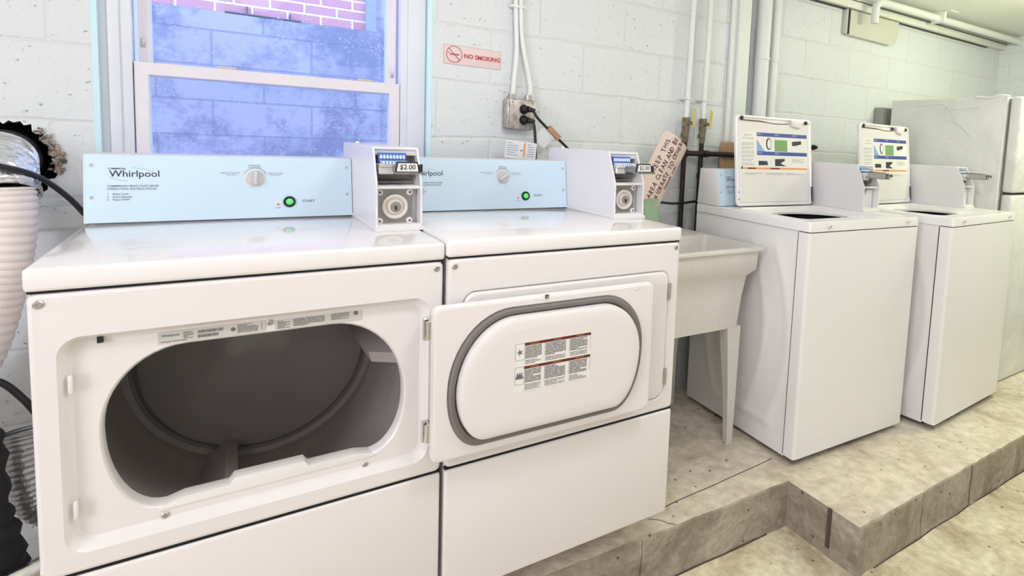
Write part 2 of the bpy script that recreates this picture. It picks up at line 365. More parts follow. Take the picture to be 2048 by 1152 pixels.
# mortar remains round the duct hole
m = MB(); R = random.Random(5)
for i in range(110):
    a = R.uniform(-.25, .9) if i % 3 else R.uniform(-.3, .3); k = R.uniform(.93, 1.14) + (.12 * R.random() if a < .9 else 0); s_ = R.uniform(.002, .0065)
    c = Vector((-.195 + .095 * k * math.cos(a), WY - R.uniform(0, .006), Z0 + .128 + .1 * k * math.sin(a)))
    t = bmesh.new(); bmesh.ops.create_icosphere(t, subdivisions=1, radius=s_, matrix=Matrix.Translation(c) @ Matrix.Rotation(R.uniform(0, 3), 4, (1, .3, .2)))
    for q in t.verts: q.co += Vector((R.uniform(-1, 1), R.uniform(-1, 1), R.uniform(-1, 1))) * s_ * .35
    m.merge(t)
struct(m.build('trim_1', mat('crumbled_mortar', (.52, .42, .36), .9, bump=.6, bscale=150, mott=.8, mscale=50, c2=(.05, .04, .04)), smooth=False), 'crumbled mortar round the duct hole')
# ledge course low on the wall
struct(MB().box(XL, WY - .03, Z0 - .052, 1.3, WY + .01, Z0 + .012, .012, 3).build('trim_2', WALL), 'rounded painted ledge on the block wall')

# slab
top = []
front = [(XL, .10), (.3, .07), (.7, .052), (1.0, .037), (1.2, .026), (1.462, .012), (1.70, .004), (1.966, -.008), (1.962, -.15), (1.957, -.300), (2.3, -.303), (2.8, -.305), (3.17, -.309), (4.2, -.315), (XR, -.32)]
R = random.Random(11); fine = []
for a, b in zip(front, front[1:]):
    n = max(2, int(((a[0] - b[0]) ** 2 + (a[1] - b[1]) ** 2) ** .5 / .03))
    for i in range(n):
        t = i / n; j = R.uniform(-.0025, .0025) if i else 0
        fine.append((a[0] + (b[0] - a[0]) * t, a[1] + (b[1] - a[1]) * t + j))
fine.append(front[-1])
poly = fine + [(XR, WY), (XL, WY)]
m = MB(); m.fill(atz([(x, y + (.004 if k < len(fine) else 0)) for k, (x, y) in enumerate(poly)], PZ), [])
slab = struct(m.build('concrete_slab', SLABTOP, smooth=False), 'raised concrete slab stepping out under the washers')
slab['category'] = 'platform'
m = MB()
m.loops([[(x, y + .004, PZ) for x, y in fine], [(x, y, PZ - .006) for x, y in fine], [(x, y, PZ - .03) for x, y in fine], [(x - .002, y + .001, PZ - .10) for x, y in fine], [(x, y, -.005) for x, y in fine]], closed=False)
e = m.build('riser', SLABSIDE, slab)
# vertical joints and the open crack in the riser
m = MB()
m.prism([(1.952, -.193), (1.9625, -.1935), (1.9625, -.181), (1.952, -.181)], 2, .035, PZ + .001)
for x, y in ((2.335, -.303), (2.70, -.3045), (1.315, .020)):
    m.next().tube([(x, y - .001, PZ - .002), (x + .002, y - .001, PZ * .7), (x - .0015, y - .001, PZ * .4), (x + .001, y - .001, .012)], .0014, 6, 4)
m.build('joint', mat('joint_gap', (.10, .08, .065), .9), slab, smooth=False)
m = MB()
def crack(pts, r): m.next().tube([(x, y, PZ - .0006) for x, y in pts], r, 5, 6)
crack([(1.40, .095), (1.50, .108), (1.60, .112), (1.70, .113), (1.80, .118), (1.93, .122), (2.03, .128)], .0022)
crack([(1.39, .085), (1.42, .06), (1.43, .04), (1.45, .018)], .0018)
m.next().tube([(x, y - .001, .001) for x, y in fine[::3] if x < 1.95], .0032, 6, 2); m.next().tube([(x, y - .001, .001) for x, y in fine[::3] if x > 1.97], .0022, 6, 2)
m.build('crack', mat('crack_dark', (.10, .06, .05), .9), slab, smooth=False)
# trowelled ridges on the step top
m = MB(); R = random.Random(4)
for k in range(26):
    x = R.uniform(2.05, 3.5); y = R.uniform(-.27, -.08); l = R.uniform(.06, .22); a = R.uniform(-.3, .9)
    m.next().tube([(x, y, PZ - .0015), (x + l * .5 * math.cos(a), y + l * .25 * math.sin(a) + .01, PZ - .0002), (x + l * math.cos(a), y + l * .5 * math.sin(a), PZ - .0015)], .0022, 6, 6)
m.build('trowel_ridge', SLABTOP, slab)

# ------------------------------------------------------------------ outside the window
OY = 2.4
def oz(z2): return .2425 + (z2 - .2425) * (OY + 1.2712) / 3.2712 + Z0      # heights read at 2.0 m moved back to the real wall
BT = oz(.765)
BLOCKOUT = brick_mat('outside_blocks', (.44, .41, .43), (.36, .35, .38), (.29, .28, .31), .46, .18, .006, BT - .18 * 12 + .08, (.17, .18, .24))
BRICKOUT = brick_mat('outside_bricks', (.66, .30, .28), (.58, .24, .24), (.95, .78, .78), .165, .055, .006, BT)
o = MB().box(-2.5, OY, -.3, 1.06, OY + .3, BT).build('neighbour_block_wall', BLOCKOUT, smooth=False)
tag(o, 'weathered grey block wall seen through the window', 'wall', kind='structure')
o = MB().box(-2.5, OY + .03, BT, .978, OY + .3, BT + 2.6).build('neighbour_brick_wall', BRICKOUT, smooth=False)
tag(o, 'red brick wall above the blocks seen through the window', 'wall', kind='structure')
o = MB().box(.978, OY - .0, BT + .001, 1.035, OY + .3, BT + 2.6).build('neighbour_pier', mat('rendered_pier', (.30, .34, .38), .9), smooth=False)
tag(o, 'pale rendered pier beside the outside brick wall', 'pier', kind='structure')
struct(MB().box(-2.5, WY + .2, -.4, 3.2, OY, -.3).build('ground_outside', mat('alley_ground', (.4, .4, .42), .9), smooth=False))
o = MB().box(1.035, OY + .012, -.3, 3.2, OY + .3, BT + 2.6).build('neighbour_block_wall', BLOCKOUT, smooth=False); tag(o, 'grey block return wall at the far right of the outside view', 'wall', kind='structure')
m = MB()
m.box(.29, OY + .0, BT - .004, .64, OY + .035, BT + .007)
m.box(.385, OY + .0, BT + .007, .391, OY + .035, BT + .045)
m.box(.585, OY + .0, BT + .007, .591, OY + .035, BT + .035)
o = m.build('flashing_strip', mat('dark_lead', (.06, .06, .08), .7), smooth=False); tag(o, 'dark gap strip between outside blocks and bricks', 'strip', kind='structure')

# ------------------------------------------------------------------ window
win_root = empty('window_1', 'white double-hung window with dusty blue panes above the first dryer', None, (0, 0, 0)); win_root['kind'] = 'structure'
def wx(x, y): return .2714 + (x - .2714) * (y + 1.2712) / (WY + 1.2712)
def wz(z, y): return Z0 + .2425 + (z - .2425) * (y + 1.2712) / (WY + 1.2712)
yc = WY + .022
m = MB()
jl, jr = wx(.066, yc), wx(.786, yc)
m.box(WX0 + .001, yc, WZ0, jl, WY + .19, WZ1, .002)
m.box(jr, yc, WZ0, WX1 - .001, WY + .19, WZ1, .002)
m.box(WX0 + .001, yc, WZ1 - .06, WX1 - .001, WY + .19, WZ1, .002)
m.box(WX0 + .03, yc - .006, WZ0, jl - .025, yc + .01, WZ1, .003)
m.box(jr + .022, yc - .006, WZ0, WX1 - .018, yc + .01, WZ1, .003)
m.box(WX0 + .001, yc, WZ0, WX1 - .001, WY + .19, WZ0 + .03, .002)
m.build('window_frame', CASING, win_root)
m = MB(); m.box(WX0 - .001, WY - .0015, WZ0, WX0 + .013, yc + .0005, WZ1, .001, 1); m.next().box(WX1 - .016, WY - .0015, WZ0, WX1 + .001, yc + .0005, WZ1, .001, 1); m.build('halo_edge', EDGE, win_root)  # strips coloured as the bright halo at the window sides
ys = yc + .006   # lower sash face
def sash(name, x0, x1, z0, z1, st, rb, rt, y, d=.03):
    m = MB(); n = 1
    o_ = [(x0, z0), (x1, z0), (x1, z1), (x0, z1)]; i_ = [(x0 + st, z0 + rb), (x1 - st, z0 + rb), (x1 - st, z1 - rt), (x0 + st, z1 - rt)]
    i2 = [(x0 + st + .004, z0 + rb + .004), (x1 - st - .004, z0 + rb + .004), (x1 - st - .004, z1 - rt - .004), (x0 + st + .004, z1 - rt - .004)]
    m.fill(at(o_, y), [at(i_, y)]); m.loops([at(i_, y), at(i2, y + .012), at(i2, y + d)]); m.loops([at(o_, y), at(o_, y + d)]); m.fill(at(o_, y + d), [at(i2, y + d)])
    o = m.build(name, FRAME, win_root, smooth=False)
    MB().box(i_[1][0] - .004, y + .002, i_[0][1], i_[1][0] + .004, y + .0135, i_[2][1], .001, 1).next().box(i_[0][0] - .003, y + .002, i_[0][1], i_[0][0] + .003, y + .0135, i_[2][1], .001, 1).build('glazing_bead', EDGE, o)  # bead colour carries the same daylight halo along the glass
    g = MB().box(i_[0][0], y + .014, i_[0][1], i_[2][0], y + .017, i_[2][1]).build('pane', GLASS, o, smooth=False)
    return o
mr0, mr1 = wz(.362, ys), wz(.405, ys)
ls = sash('lower_sash', jl + .003, jr - .002, WZ0 + .03, wz(.410, ys), .030, .05, .034, ys)
us = sash('upper_sash', jl + .012, jr - .010, wz(.372, ys + .034), WZ1 - .06, .026, .03, .05, ys + .034)
m = MB()
for px in (.20, .60): m.next().box(jl + px * .98, ys + .002, mr1 + .004, jl + px * .98 + .05, ys + .022, mr1 + .013, .003)
m.build('sash_lock', mat('aged_latch', (.62, .55, .5), .4), win_root)
m = MB()
m.box(jl + .018, ys + .029, mr1 + .05, jl + .026, ys + .035, mr1 + .075, .001); m.next().box(jr - .024, ys + .029, mr1 + .03, jr - .016, ys + .035, mr1 + .055, .001)
m.build('latch', STEEL, win_root)

# ------------------------------------------------------------------ decals
def lines(m, x0, z0, x1, z1, n, y, seed=0, fill=.72, full=.9):
    R = random.Random(seed); h = (z1 - z0) / n
    for i in range(n):
        zt = z1 - i * h; x = x0; end = x0 + (x1 - x0) * (full if R.random() > .25 else R.uniform(.4, .8))
        while x < end:
            w_ = min(R.uniform(.12, .4) * (x1 - x0), end - x); m.rect(x, zt - h * fill, x + w_ * .93, zt, y); x += w_

# ------------------------------------------------------------------ coin box (shared by all four machines)
def coin_box(parent, z, showtag, seen_left=True):
    # outer shell: side profile in (y, z)
    prof = [(.655, .008), (.655, .207), (.243, .207), (.200, .112), (.197, .008)]
    x0, x1, th = .578, .690, .005
    M = Matrix.Translation((0, 0, z))
    m = MB(M)
    for a, b in ((x0, x0 + th), (x1 - th, x1)): m.prism(prof, 0, a, b, .0012, 1)
    m.box(x0 + .002, .243, .2, x1 - .002, .655, .207, .001, 1)
    m.box(x0 + .002, .199, .008, x1 - .002, .655, .016, .001, 1)
    m.box(x0 + .002, .203, .104, x1 - .002, .30, .112, .001, 1)
    m.box(x0 + .003, .64, .01, x1 - .003, .655, .205)
    m.prism([(.25, .186), (.247, .203), (.30, .203), (.30, .186)], 0, x0 + .003, x1 - .003)
    m.box(x0 - .002, .19, .0, x1 + .002, .655, .009, .001, 1)
    cb = m.build('coin_box', BOXW, parent)
    # inner plates
    MB(M).box(x0 + .004, .285, .11, x1 - .004, .29, .203).box(x0 + .004, .26, .113, x1 - .004, .285, .12).build('upper_plate', PLATE, cb, smooth=False)
    MB(M).box(x0 + .004, .240, .012, x1 - .004, .244, .106).build('inner_back', BOXW, cb, smooth=False)
    if not showtag:
        MB(M).prism([(x0 + .02, .014), (x1 - .012, .014), (x1 - .012, .098), (x0 + .06, .098)], 1, .226, .238, .002, 1).build('blank_plate', BOXW, cb)
    else:
        m = MB(M)
        m.box(x0 + .006, .225, .014, x1 - .020, .232, .104, .002, 1)
        m.build('lock_plate', PLATE, cb)
        m = MB(M); mm = MB(M); c = (x0 + .050, .225, .058)
        m.lathe(c, (0, -1, 0), [(.031, 0), (.031, .008), (.027, .010), (.024, .008), (.020, .004), (.018, .010), (.014, .012)], 32)
        for dx, dz in ((-.036, .036), (.036, .036), (.036, -.036), (-.036, -.036)):
            mm.next().lathe((c[0] + dx, .225, c[2] + dz), (0, -1, 0), [(.008, 0), (.008, .003), (.006, .004)], 16)
        mm.build('plate_screw', PLASTIC, cb)
        m.build('lock_ring', mat('off_white_ring', (.74, .68, .62), .4) if 'off_white_ring' not in bpy.data.materials else bpy.data.materials['off_white_ring'], cb)
        m = MB(M)
        m.lathe((c[0], .2135, c[2]), (0, -1, 0), [(.0135, 0), (.0135, .002), (.006, .0035), (.004, .002)], 24)
        m.build('lock', PLATE, cb)
        m = MB(M); m.box(c[0] - .0015, .2085, c[2] - .008, c[0] + .0015, .2115, c[2] + .002)
        for dx, dz in ((-.036, .036), (.036, .036), (.036, -.036), (-.036, -.036)):
            m.box(c[0] + dx - .002, .2195, c[2] + dz - .002, c[0] + dx + .002, .2215, c[2] + dz + .002)
        m.build('keyhole', BLACK, cb, smooth=False)
    # coin chute: blue guard with eight coins standing in it
    m = MB(M); m.box(x0 + .013, .236, .168, x0 + .080, .262, .192, .001, 1); m.build('coin_guard', BLUEP, cb)
    m = MB(M)
    for i in range(8):
        cx = x0 + .019 + i * .0078
        m.next().lathe((cx, .238, .1805), (0, -1, 0), [(.0036, 0), (.0036, .004), (.003, .005)], 12)
        m.box(cx - .0028, .2335, .179, cx + .0028, .2375, .187, .001, 1)
        m.box(cx - .0024, .203, .165, cx + .0024, .236, .1725, .0006, 1)
    m.build('coin', mat('coin_token', (.72, .80, .95), .35, .1) if 'coin_token' not in bpy.data.materials else bpy.data.materials['coin_token'], cb)
    m = MB(M)
    m.box(x0 + .010, .205, .158, x0 + .085, .285, .166, .0015, 1)
    m.box(x0 + .010, .21, .140, x0 + .045, .285, .159, .002, 1)
    m.build('coin_tray', mat('light_metal', (.72, .70, .68), .3, .4) if 'light_metal' not in bpy.data.materials else bpy.data.materials['light_metal'], cb)
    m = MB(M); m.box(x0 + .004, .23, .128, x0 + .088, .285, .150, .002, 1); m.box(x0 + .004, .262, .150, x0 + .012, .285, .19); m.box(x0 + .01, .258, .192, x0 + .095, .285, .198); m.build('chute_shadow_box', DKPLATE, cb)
    # slide handle pulled out to the front
    m = MB(M)
    if showtag:
        m.box(x0 + .040, .135, .146, x0 + .060, .235, .165, .002, 1)
        m.box(x0 + .026, .118, .146, x0 + .092, .140, .151, .002, 1)
    else:
        m.box(x0 + .020, .118, .150, x0 + .026, .262, .178, .0015, 1); m.box(x0 + .020, .118, .150, x0 + .060, .262, .155, .001, 1); m.box(x0 + .054, .118, .150, x0 + .060, .262, .172, .0015, 1)
    m.build('coin_slide', STEEL if not showtag else DKCHROME, cb)
    if not showtag: MB(M).box(x0 + .0195, .12, .1785, x0 + .027, .262, .180).build('slide_edge', DKPLATE, cb, smooth=False)
    tx, tz, ty = (x0 + .056, .1625, .128) if showtag else (x0 + .040, .172, .115)
    if showtag:
        m = MB(M); m.prism([(tx - .029, tz - .014), (tx + .029, tz - .014), (tx + .024, tz + .013), (tx - .024, tz + .013)], 1, ty, ty + .008, .001, 1)
        m.prism([(tx + .026, tz - .012), (tx + .035, tz - .015), (tx + .035, tz + .008), (tx + .026, tz + .003)], 1, ty - .002, ty + .018, .001, 1)
        m.build('tag_holder', BLACK, cb)
        m = MB(M); m.prism([(tx - .025, tz - .010), (tx + .025, tz - .010), (tx + .0215, tz + .0095), (tx - .0215, tz + .0095)], 1, ty - .0008, ty + .001)
        m.build('price_tag', PAPER, cb, smooth=False)
        MB(M).text('$2.00', .0165, tx, tz, ty - .0012, 'CENTER', bold=.0002).build('lettering', INK, cb, smooth=False)
    else:
        m = MB(M); m.box(tx - .014, ty - .012, tz - .012, tx + .014, ty + .010, tz + .006, .002, 1)
        m.build('handle_block', STEEL, cb)
        m = MB(M)
        for dx in (-.006, .006): m.box(tx + dx - .003, ty - .0135, tz - .008, tx + dx + .003, ty - .0115, tz - .001)
        m.box(tx - .0145, ty - .010, tz - .007, tx - .0135, ty - .004, tz + .001); m.box(tx - .0145, ty - .001, tz - .007, tx - .0135, ty + .005, tz + .001)
        m.build('slot', BLACK, cb, smooth=False)
    m = MB(M); m.lathe((x0 + .03, .60, .207), (0, 0, 1), [(.006, 0), (.006, .004), (.004, .006)], 12); m.build('bolt', PLASTIC, cb)
    m = MB(M)
    for zz in (.135, .062): m.next().lathe((x0, .47, zz), (-1, 0, 0), [(.004, 0), (.004, .001), (.003, .0015)], 10)
    m.build('rivet', PLASTIC, cb)
    return cb
BLUEP = mat('blue_coin_guard', (.08, .17, .50), .35)
DKCHROME = mat('dark_chrome', (.32, .32, .33), .25, .9)

def console(parent, z, dial, washer=False):
    y0, y1, h, w_ = .500, .524, .163, .578
    prof = [(y0, 0.001), (y1, h), (.64, h), (.65, 0.001)]
    c = MB(Matrix.Translation((0, 0, z))).prism(prof, 0, .0, w_, .003, 2).build('console', PLASTIC if not washer else WWHITE, parent)
    a = -math.atan((y1 - y0) / h)
    M = Matrix.Translation((0, y0, z)) @ Matrix.Rotation(a, 4, 'X')
    MB(M).box(.003, -.0035, .002, w_ - .001, .001, .1645, .0012, 1).build('fascia', FASCIA, c)
    F = -.0040
    m = MB(M)
    m.text('Whirlpool', .0222, .047, .118, F, sx=1.02, bold=.0001).build('brand_lettering', INK, c, smooth=False)
    m = MB(M)
    m.text('COMMERCIAL', .0052, .045, .1305, F, bold=.0001)
    m.build('small_lettering', INK, c, smooth=False)
    m = MB(M)   # open swirl round the brand name
    for (a0, a1) in ((200, 262), (15, 92)):
        pts = [(.088 + .043 * math.cos(math.radians(t)), F + .0002, .117 + .0165 * math.sin(math.radians(t)) + (t - 150) * .00001) for t in range(a0, a1, 6)]
        m.tube(pts, .0004, 5, 2)
    m.build('swirl_mark', mat('gold_grey', (.45, .43, .40), .5) if 'gold_grey' not in bpy.data.materials else bpy.data.materials['gold_grey'], c, smooth=False)
    m = MB(M)
    m.text('COMMERCIAL HEAVY DUTY %s' % ('WASHER' if washer else 'DRYER'), .0055, .043, .089, F, sx=1.1, bold=.0002)
    m.text('OPERATING INSTRUCTIONS', .0072, .043, .082, F, sx=1.0, bold=.0001)
    for i, t in enumerate(('1    Select Cycle', '2    Insert Payment', '3    Press START')): m.text(t, .006, .043, .070 - i * .0068, F, bold=.0001)
    m.text('START', .0098, .449, .045, F, sx=1.12, bold=.0002)
    m.text('NORMAL', .0062, .340, .1415, F, 'CENTER', sx=1.15); m.text('MEDIUM HEAT', .0045, .340, .1365, F, 'CENTER')
    m.text('HEAVY DUTY', .0062, .307, .1215, F, 'RIGHT', sx=1.15); m.text('HIGH HEAT', .0045, .300, .1165, F, 'RIGHT')
    m.text('DELICATES', .0062, .371, .1205, F, 'LEFT', sx=1.1); m.text('LOW HEAT', .0045, .376, .1155, F, 'LEFT')
    m.text('CYCLES', .0062, .342, .086, F, 'CENTER', sx=1.15)
    m.text('IN USE', .0045, .392, .028, F, 'CENTER')
    kx, kz = .341, .108
    m.tube([(kx + .027 * math.cos(math.radians(t)), F, kz + .027 * math.sin(math.radians(t))) for t in range(25, 156, 10)], .0006, 5, 2)
    m.build('lettering', GINK, c, smooth=False)
    m = MB(M)
    m.lathe((kx, -.003, kz), (0, -1, 0), [(.0215, 0), (.0215, .004), (.019, .007), (.018, .008)], 32)
    Mk = M @ Matrix.Translation((kx, -.010, kz)) @ Matrix.Rotation(dial, 4, 'Y')
    k = MB(Mk); k.box(-.0045, -.012, -.018, .0045, .002, .018, .002, 2)
    t = bpy.data.meshes.new('k'); k.bm.to_mesh(t); k.bm.free(); m.bm.from_mesh(t); bpy.data.meshes.remove(t)
    kn = m.build('knob', KNOB, c)
    MB(M).lathe((kx, -.0034, kz), (0, -1, 0), [(.0245, 0), (.0245, .0008)], 32).build('knob_ring', PAPER, c)
    MB(M).lathe((.419, -.003, .044), (0, -1, 0), [(.0148, 0), (.0148, .004), (.0125, .006), (.009, .004)], 28).build('button_ring', BLACK, c)
    MB(M).lathe((.419, -.0065, .044), (0, -1, 0), [(.0085, 0), (.0085, .003), (.006, .0045)], 20).build('start_button', GREENB, c)
    MB(M).lathe((.392, -.003, .0375), (0, -1, 0), [(.0058, 0), (.0058, .001)], 14).build('lamp_surround', PAPER, c)
    MB(M).lathe((.392, -.004, .0375), (0, -1, 0), [(.0034, 0), (.0034, .0015)], 14).build('indicator_lamp', REDB, c)
    m = MB(M)
    for x in (.016, w_ - .014):
        for zz in (.138, .062): m.next().lathe((x, -.003, zz), (0, -1, 0), [(.0042, 0), (.004, .0012), (.002, .0008)], 14)
    m.build('screw', STEEL, c)
    return c

# ------------------------------------------------------------------ dryers
W = .6858
OPEN_R = [(.085, .162), (.075, .125), (.15, .180), (.125, .143)]
def opening(dx0=0, dz0=0, inset=0, n=12, mirror=False):
    x0, x1, z0, z1 = .083 + inset, .607 - inset, H - .471 + inset, H - .160 - inset
    return rr(x0, z0, x1, z1, [(a - inset * .6, b - inset * .6) for a, b in OPEN_R], n)
def screw(m, x, z, y=0, r=.0072):
    m.lathe((x, y, z), (0, -1, 0), [(r, 0), (r, .0015), (r * .75, .003), (r * .4, .0032), (r * .35, .0015)], 18)
def make_dryer(root, is_open):
    D = .70
    m = MB()
    m.box(.004, .014, .092, .0065, D, .922); m.box(.6793, .014, .092, .6818, D, .922); m.box(.0065, D - .003, .092, .6793, D, .922); m.box(.0065, .014, .092, .6793, D - .003, .095)
    m.build('cabinet', ENAMEL, root, smooth=False)
    MB().box(0, -.003, .9225, W, D, H, .0075, 3).build('worktop', ENAMELTOP, root)
    MB().box(.003, 0, .0893, W - .003, .016, H - .5475, .006, 3).build('kick_panel', ENAMEL, root)
    MB().box(.004, .0045, .9188, W - .004, .02, .9222).next().box(.004, .0045, H - .5472, W - .004, .02, H - .5418).build('seam_shade', DARK, root, smooth=False)  # dark strips filling the panel seams, shade put into their colour
    n = 12
    O = [rr(.003 + i, H - .5415 + i, W - .003 - i, .9185 - i, .012, n) for i in (0, .002, .007)]
    A = [rr(.036 + i, H - .507 + i, .652 - i, H - .121 - i, .034 - i * .5, n) for i in (0, .003, .010, .016)]
    m = MB()
    m.loops([at(O[0], .016), at(O[0], .007), at(O[1], .002), at(O[2], 0)])
    m.fill(at(O[2], 0), [at(A[0], 0)])
    m.loops([at(A[0], 0), at(A[1], .004), at(A[2], .017), at(A[3], .020)])
    B = [opening(inset=i, n=n) for i in (0, .002, .004)]
    if is_open:
        m.fill(at(A[3], .020), [at(B[0], .020)])
        m.loops([at(B[0], .020), at(B[1], .022), at(B[2], .026), at(B[2], .050)])
    else: m.fill(at(A[3], .020), [])
    fp = m.build('front_panel', ENAMEL, root)
    m = MB(); screw(m, .018, H - .060); m.next(); screw(m, W - .019, H - .058)
    if is_open: m.next(); screw(m, .171, H - .487, .02, .0065); m.next(); screw(m, .521, H - .489, .02, .0065)
    m.build('screw', STEEL, root)
    for x in (.05, W - .05):
        for y in (.16, .62):
            MB().lathe((x, y, 0), (0, 0, 1), [(.022, 0), (.022, .008), (.010, .012), (.010, .092)], 16, True).build('leg', BLACK, root)
    if is_open:
        # drum
        cx, cz, r = .343, H - .345, .295
        dm = MB().lathe((cx, .058, cz), (0, 1, 0), [(.30, 0), (r, .004), (r, .12), (r - .004, .15), (r, .18), (r, .33), (r - .006, .36), (r - .010, .37), (r - .012, .40), (.27, .405)], 64, False, False).build('drum', DRUM, root)
        m = MB(); m.fill([(cx + .6 * 0 + .30 * math.cos(a) , .056, cz + .30 * math.sin(a)) for a in [2 * PI * i / 64 for i in range(64)]], [at(opening(inset=-.004, n=n), .056)])
        m.build('bulkhead', DRUM, dm, smooth=False)
        MB().lathe((cx, .470, cz), (0, -1, 0), [(.31, 0), (.272, .0), (.272, .004), (.262, .006), (.250, .020), (.235, .024), (.10, .028), (.09, .034), (.02, .034)], 64).build('back_plate', DRUMB, dm)
        for a in (-107, 13, 133):
            a = math.radians(a); u = Vector((math.cos(a), 0, math.sin(a))); t = Vector((-math.sin(a), 0, math.cos(a))); C = Vector((cx, 0, cz))
            L = []
            for y, hh in ((.10, .03), (.16, .075), (.40, .080), (.455, .05)):
                b = C + u * (r + .002) + Vector((0, y, 0)); tp = C + u * (r - hh) + Vector((0, y, 0))
                L.append([b - t * .05, tp - t * .016, tp + t * .010, b + t * .03])
            MB().loops(L, True, True).build('baffle', mat('baffle_grey', (.46, .41, .40), .3) if 'baffle_grey' not in bpy.data.materials else bpy.data.materials['baffle_grey'], dm)
        m = MB()
        zb = H - .470
        prof = [(.16, zb - .006), (.17, zb + .003), (.20, zb + .011), (.272, zb + .011), (.280, zb + .023), (.402, zb + .023), (.410, zb + .011), (.500, zb + .011), (.535, zb + .003), (.545, zb - .006)]
        m.prism(prof, 1, .018, .050, .002, 2); m.build('lint_grille', PLASTIC, root)
        # rating label along the top of the recess
        lb = MB(); zc = H - .1475
        lb.box(.168, .0185, zc - .0105, .335, .0198, zc + .0105); lb.box(.352, .0185, zc - .012, .512, .0198, zc + .0085)
        lab = lb.build('rating_label', SILVERL, root, smooth=False)
        m = MB(); y = .0182
        m.text('Whirlpool', .0062, .173, zc + .004, y, bold=.0001)
        lines(m, .205, zc - .006, .222, zc + .008, 6, y, 1, .5); lines(m, .172, zc - .0085, .215, zc - .0065, 1, y, 2)
        R = random.Random(9)
        for zz, xe in ((zc + .0045, .266), (zc - .004, .258)):
            x = .227
            while x < xe: w_ = R.choice((.0005, .0008, .0013)); m.rect(x, zz - .003, x + w_, zz + .003, y); x += w_ + R.choice((.0005, .0008))
        m.lathe((.282, .0183, zc + .001), (0, -1, 0), [(.004, 0), (.004, .0002)], 14)
        lines(m, .289, zc - .008, .327, zc + .009, 8, y, 3, .55)
        m.rect(.329, zc - .006, .3298, zc + .008, y)
        lines(m, .356, zc - .010, .380, zc + .006, 6, y, 4, .5); lines(m, .384, zc - .009, .448, zc + .007, 6, y, 5, .55); lines(m, .453, zc - .006, .492, zc + .008, 9, y, 6, .5)
        m.lathe((.501, .0183, zc + .004), (0, -1, 0), [(.0045, 0), (.0045, .0002)], 14)
        m.build('small_print', LINK, lab, smooth=False)
        MB().lathe((.343, .020, H - .142), (0, -1, 0), [(.006, 0), (.006, .002), (.004, .003), (.0025, .001)], 16).build('door_switch', STEEL, root)
        MB().box(.086, .012, H - .140, .094, .020, H - .126).box(.0865, .014, H - .139, .0935, .0185, H - .127).build('strike', BLACK, root, smooth=False)
        m = MB()
        for zz in (H - .205, H - .43): m.next().box(.0475, .004, zz - .016, .0545, .013, zz + .016, .003, 2)
        m.build('hinge_cover', PLASTIC, root)
        # open door folded right round in front of the second dryer, inner side out
        Md = Matrix.Translation((.648, -.026, 0)) @ Matrix.Rotation(-.026, 4, 'Z')
        X0, X1, Zb, Zt = .0, .603, H - .497, H - .136
        r0 = [rr(X0 + i, Zb + i, X1 - i, Zt - i, .017, n) for i in (0, .0025, .007)]
        dx, dz = .300, (Zb + Zt) / 2 + .002
        def pl(k, n=12):   # mirrored opening outline, grown by k
            l = opening(inset=-k, n=n); return [(.648 - x - .003, z) for x, z in l][::-1]
        m = MB(Md)
        m.loops([at(r0[0], 0), at(r0[0], -.014), at(r0[1], -.0185), at(r0[2], -.020)]); m.fill(at(r0[0], 0), [])
        m.fill(at(r0[2], -.020), [at(pl(.006), -.020)])
        m.loops([at(pl(.006), -.020), at(pl(.004), -.016), at(pl(.0), -.015)])
        d = m.build('door', ENAMEL, root)
        m = MB(Md); m.loops([at(pl(.003), -.0155), at(pl(.003), -.023), at(pl(-.002), -.026), at(pl(-.010), -.024), at(pl(-.013), -.016)]); m.build('gasket', GASKET, d)
        m = MB(Md); m.loops([at(pl(-.015), -.016), at(pl(-.015), -.036), at(pl(-.0165), -.040), at(pl(-.021), -.0425), at(pl(-.028), -.0440), at(pl(-.045), -.0450)], False, False); m.fill(at(pl(-.045), -.0450), [])
        m.build('plug', ENAMEL, d)
        m = MB(Md)
        m.box(.264, -.0215, H - .147, .282, -.0195, H - .131, .0008, 1)
        m.build('catch_plate', PAPER, d, smooth=False)
        MB(Md).box(.269, -.0225, H - .144, .272, -.0212, H - .134).box(.275, -.0225, H - .144, .277, -.0212, H - .134).box(.269, -.0225, H - .136, .277, -.0212, H - .134).build('catch', BLACK, d, smooth=False)
        MB(Md).box(.532, -.0215, H - .150, .552, -.0195, H - .139, .001, 1).build('cover_cap', PLASTIC, d)
        m = MB(Matrix.Translation((.648, 0, 0)))
        for zz in (H - .195, H - .437):
            m.next().box(-.010, -.003, zz - .026, -.0005, .006, zz + .026, .0015, 1); m.box(-.001, -.030, zz - .027, .002, .004, zz + .027, .0008, 1)
            m.cyl((-.0035, -.013, zz - .020), (-.0035, -.013, zz + .020), .0042, n=12)
        m.build('hinge', CHROME, d)
        # warning label
        lx0, lx1, lz0, lz1 = .183, .390, H - .356, H - .236
        Y_ = -.0452
        lab = MB(Md).box(lx0, Y_ - .0005, lz0, lx1, Y_ + .0005, lz1).build('warning_label', PAPER, d, smooth=False)
        yy = Y_ - .0008
        bx = [lx0 + .024, lx0 + .077, lx0 + .144, lx1 - .002]
        red = MB(Md); ink = MB(Md); org = MB(Md); seed = 20
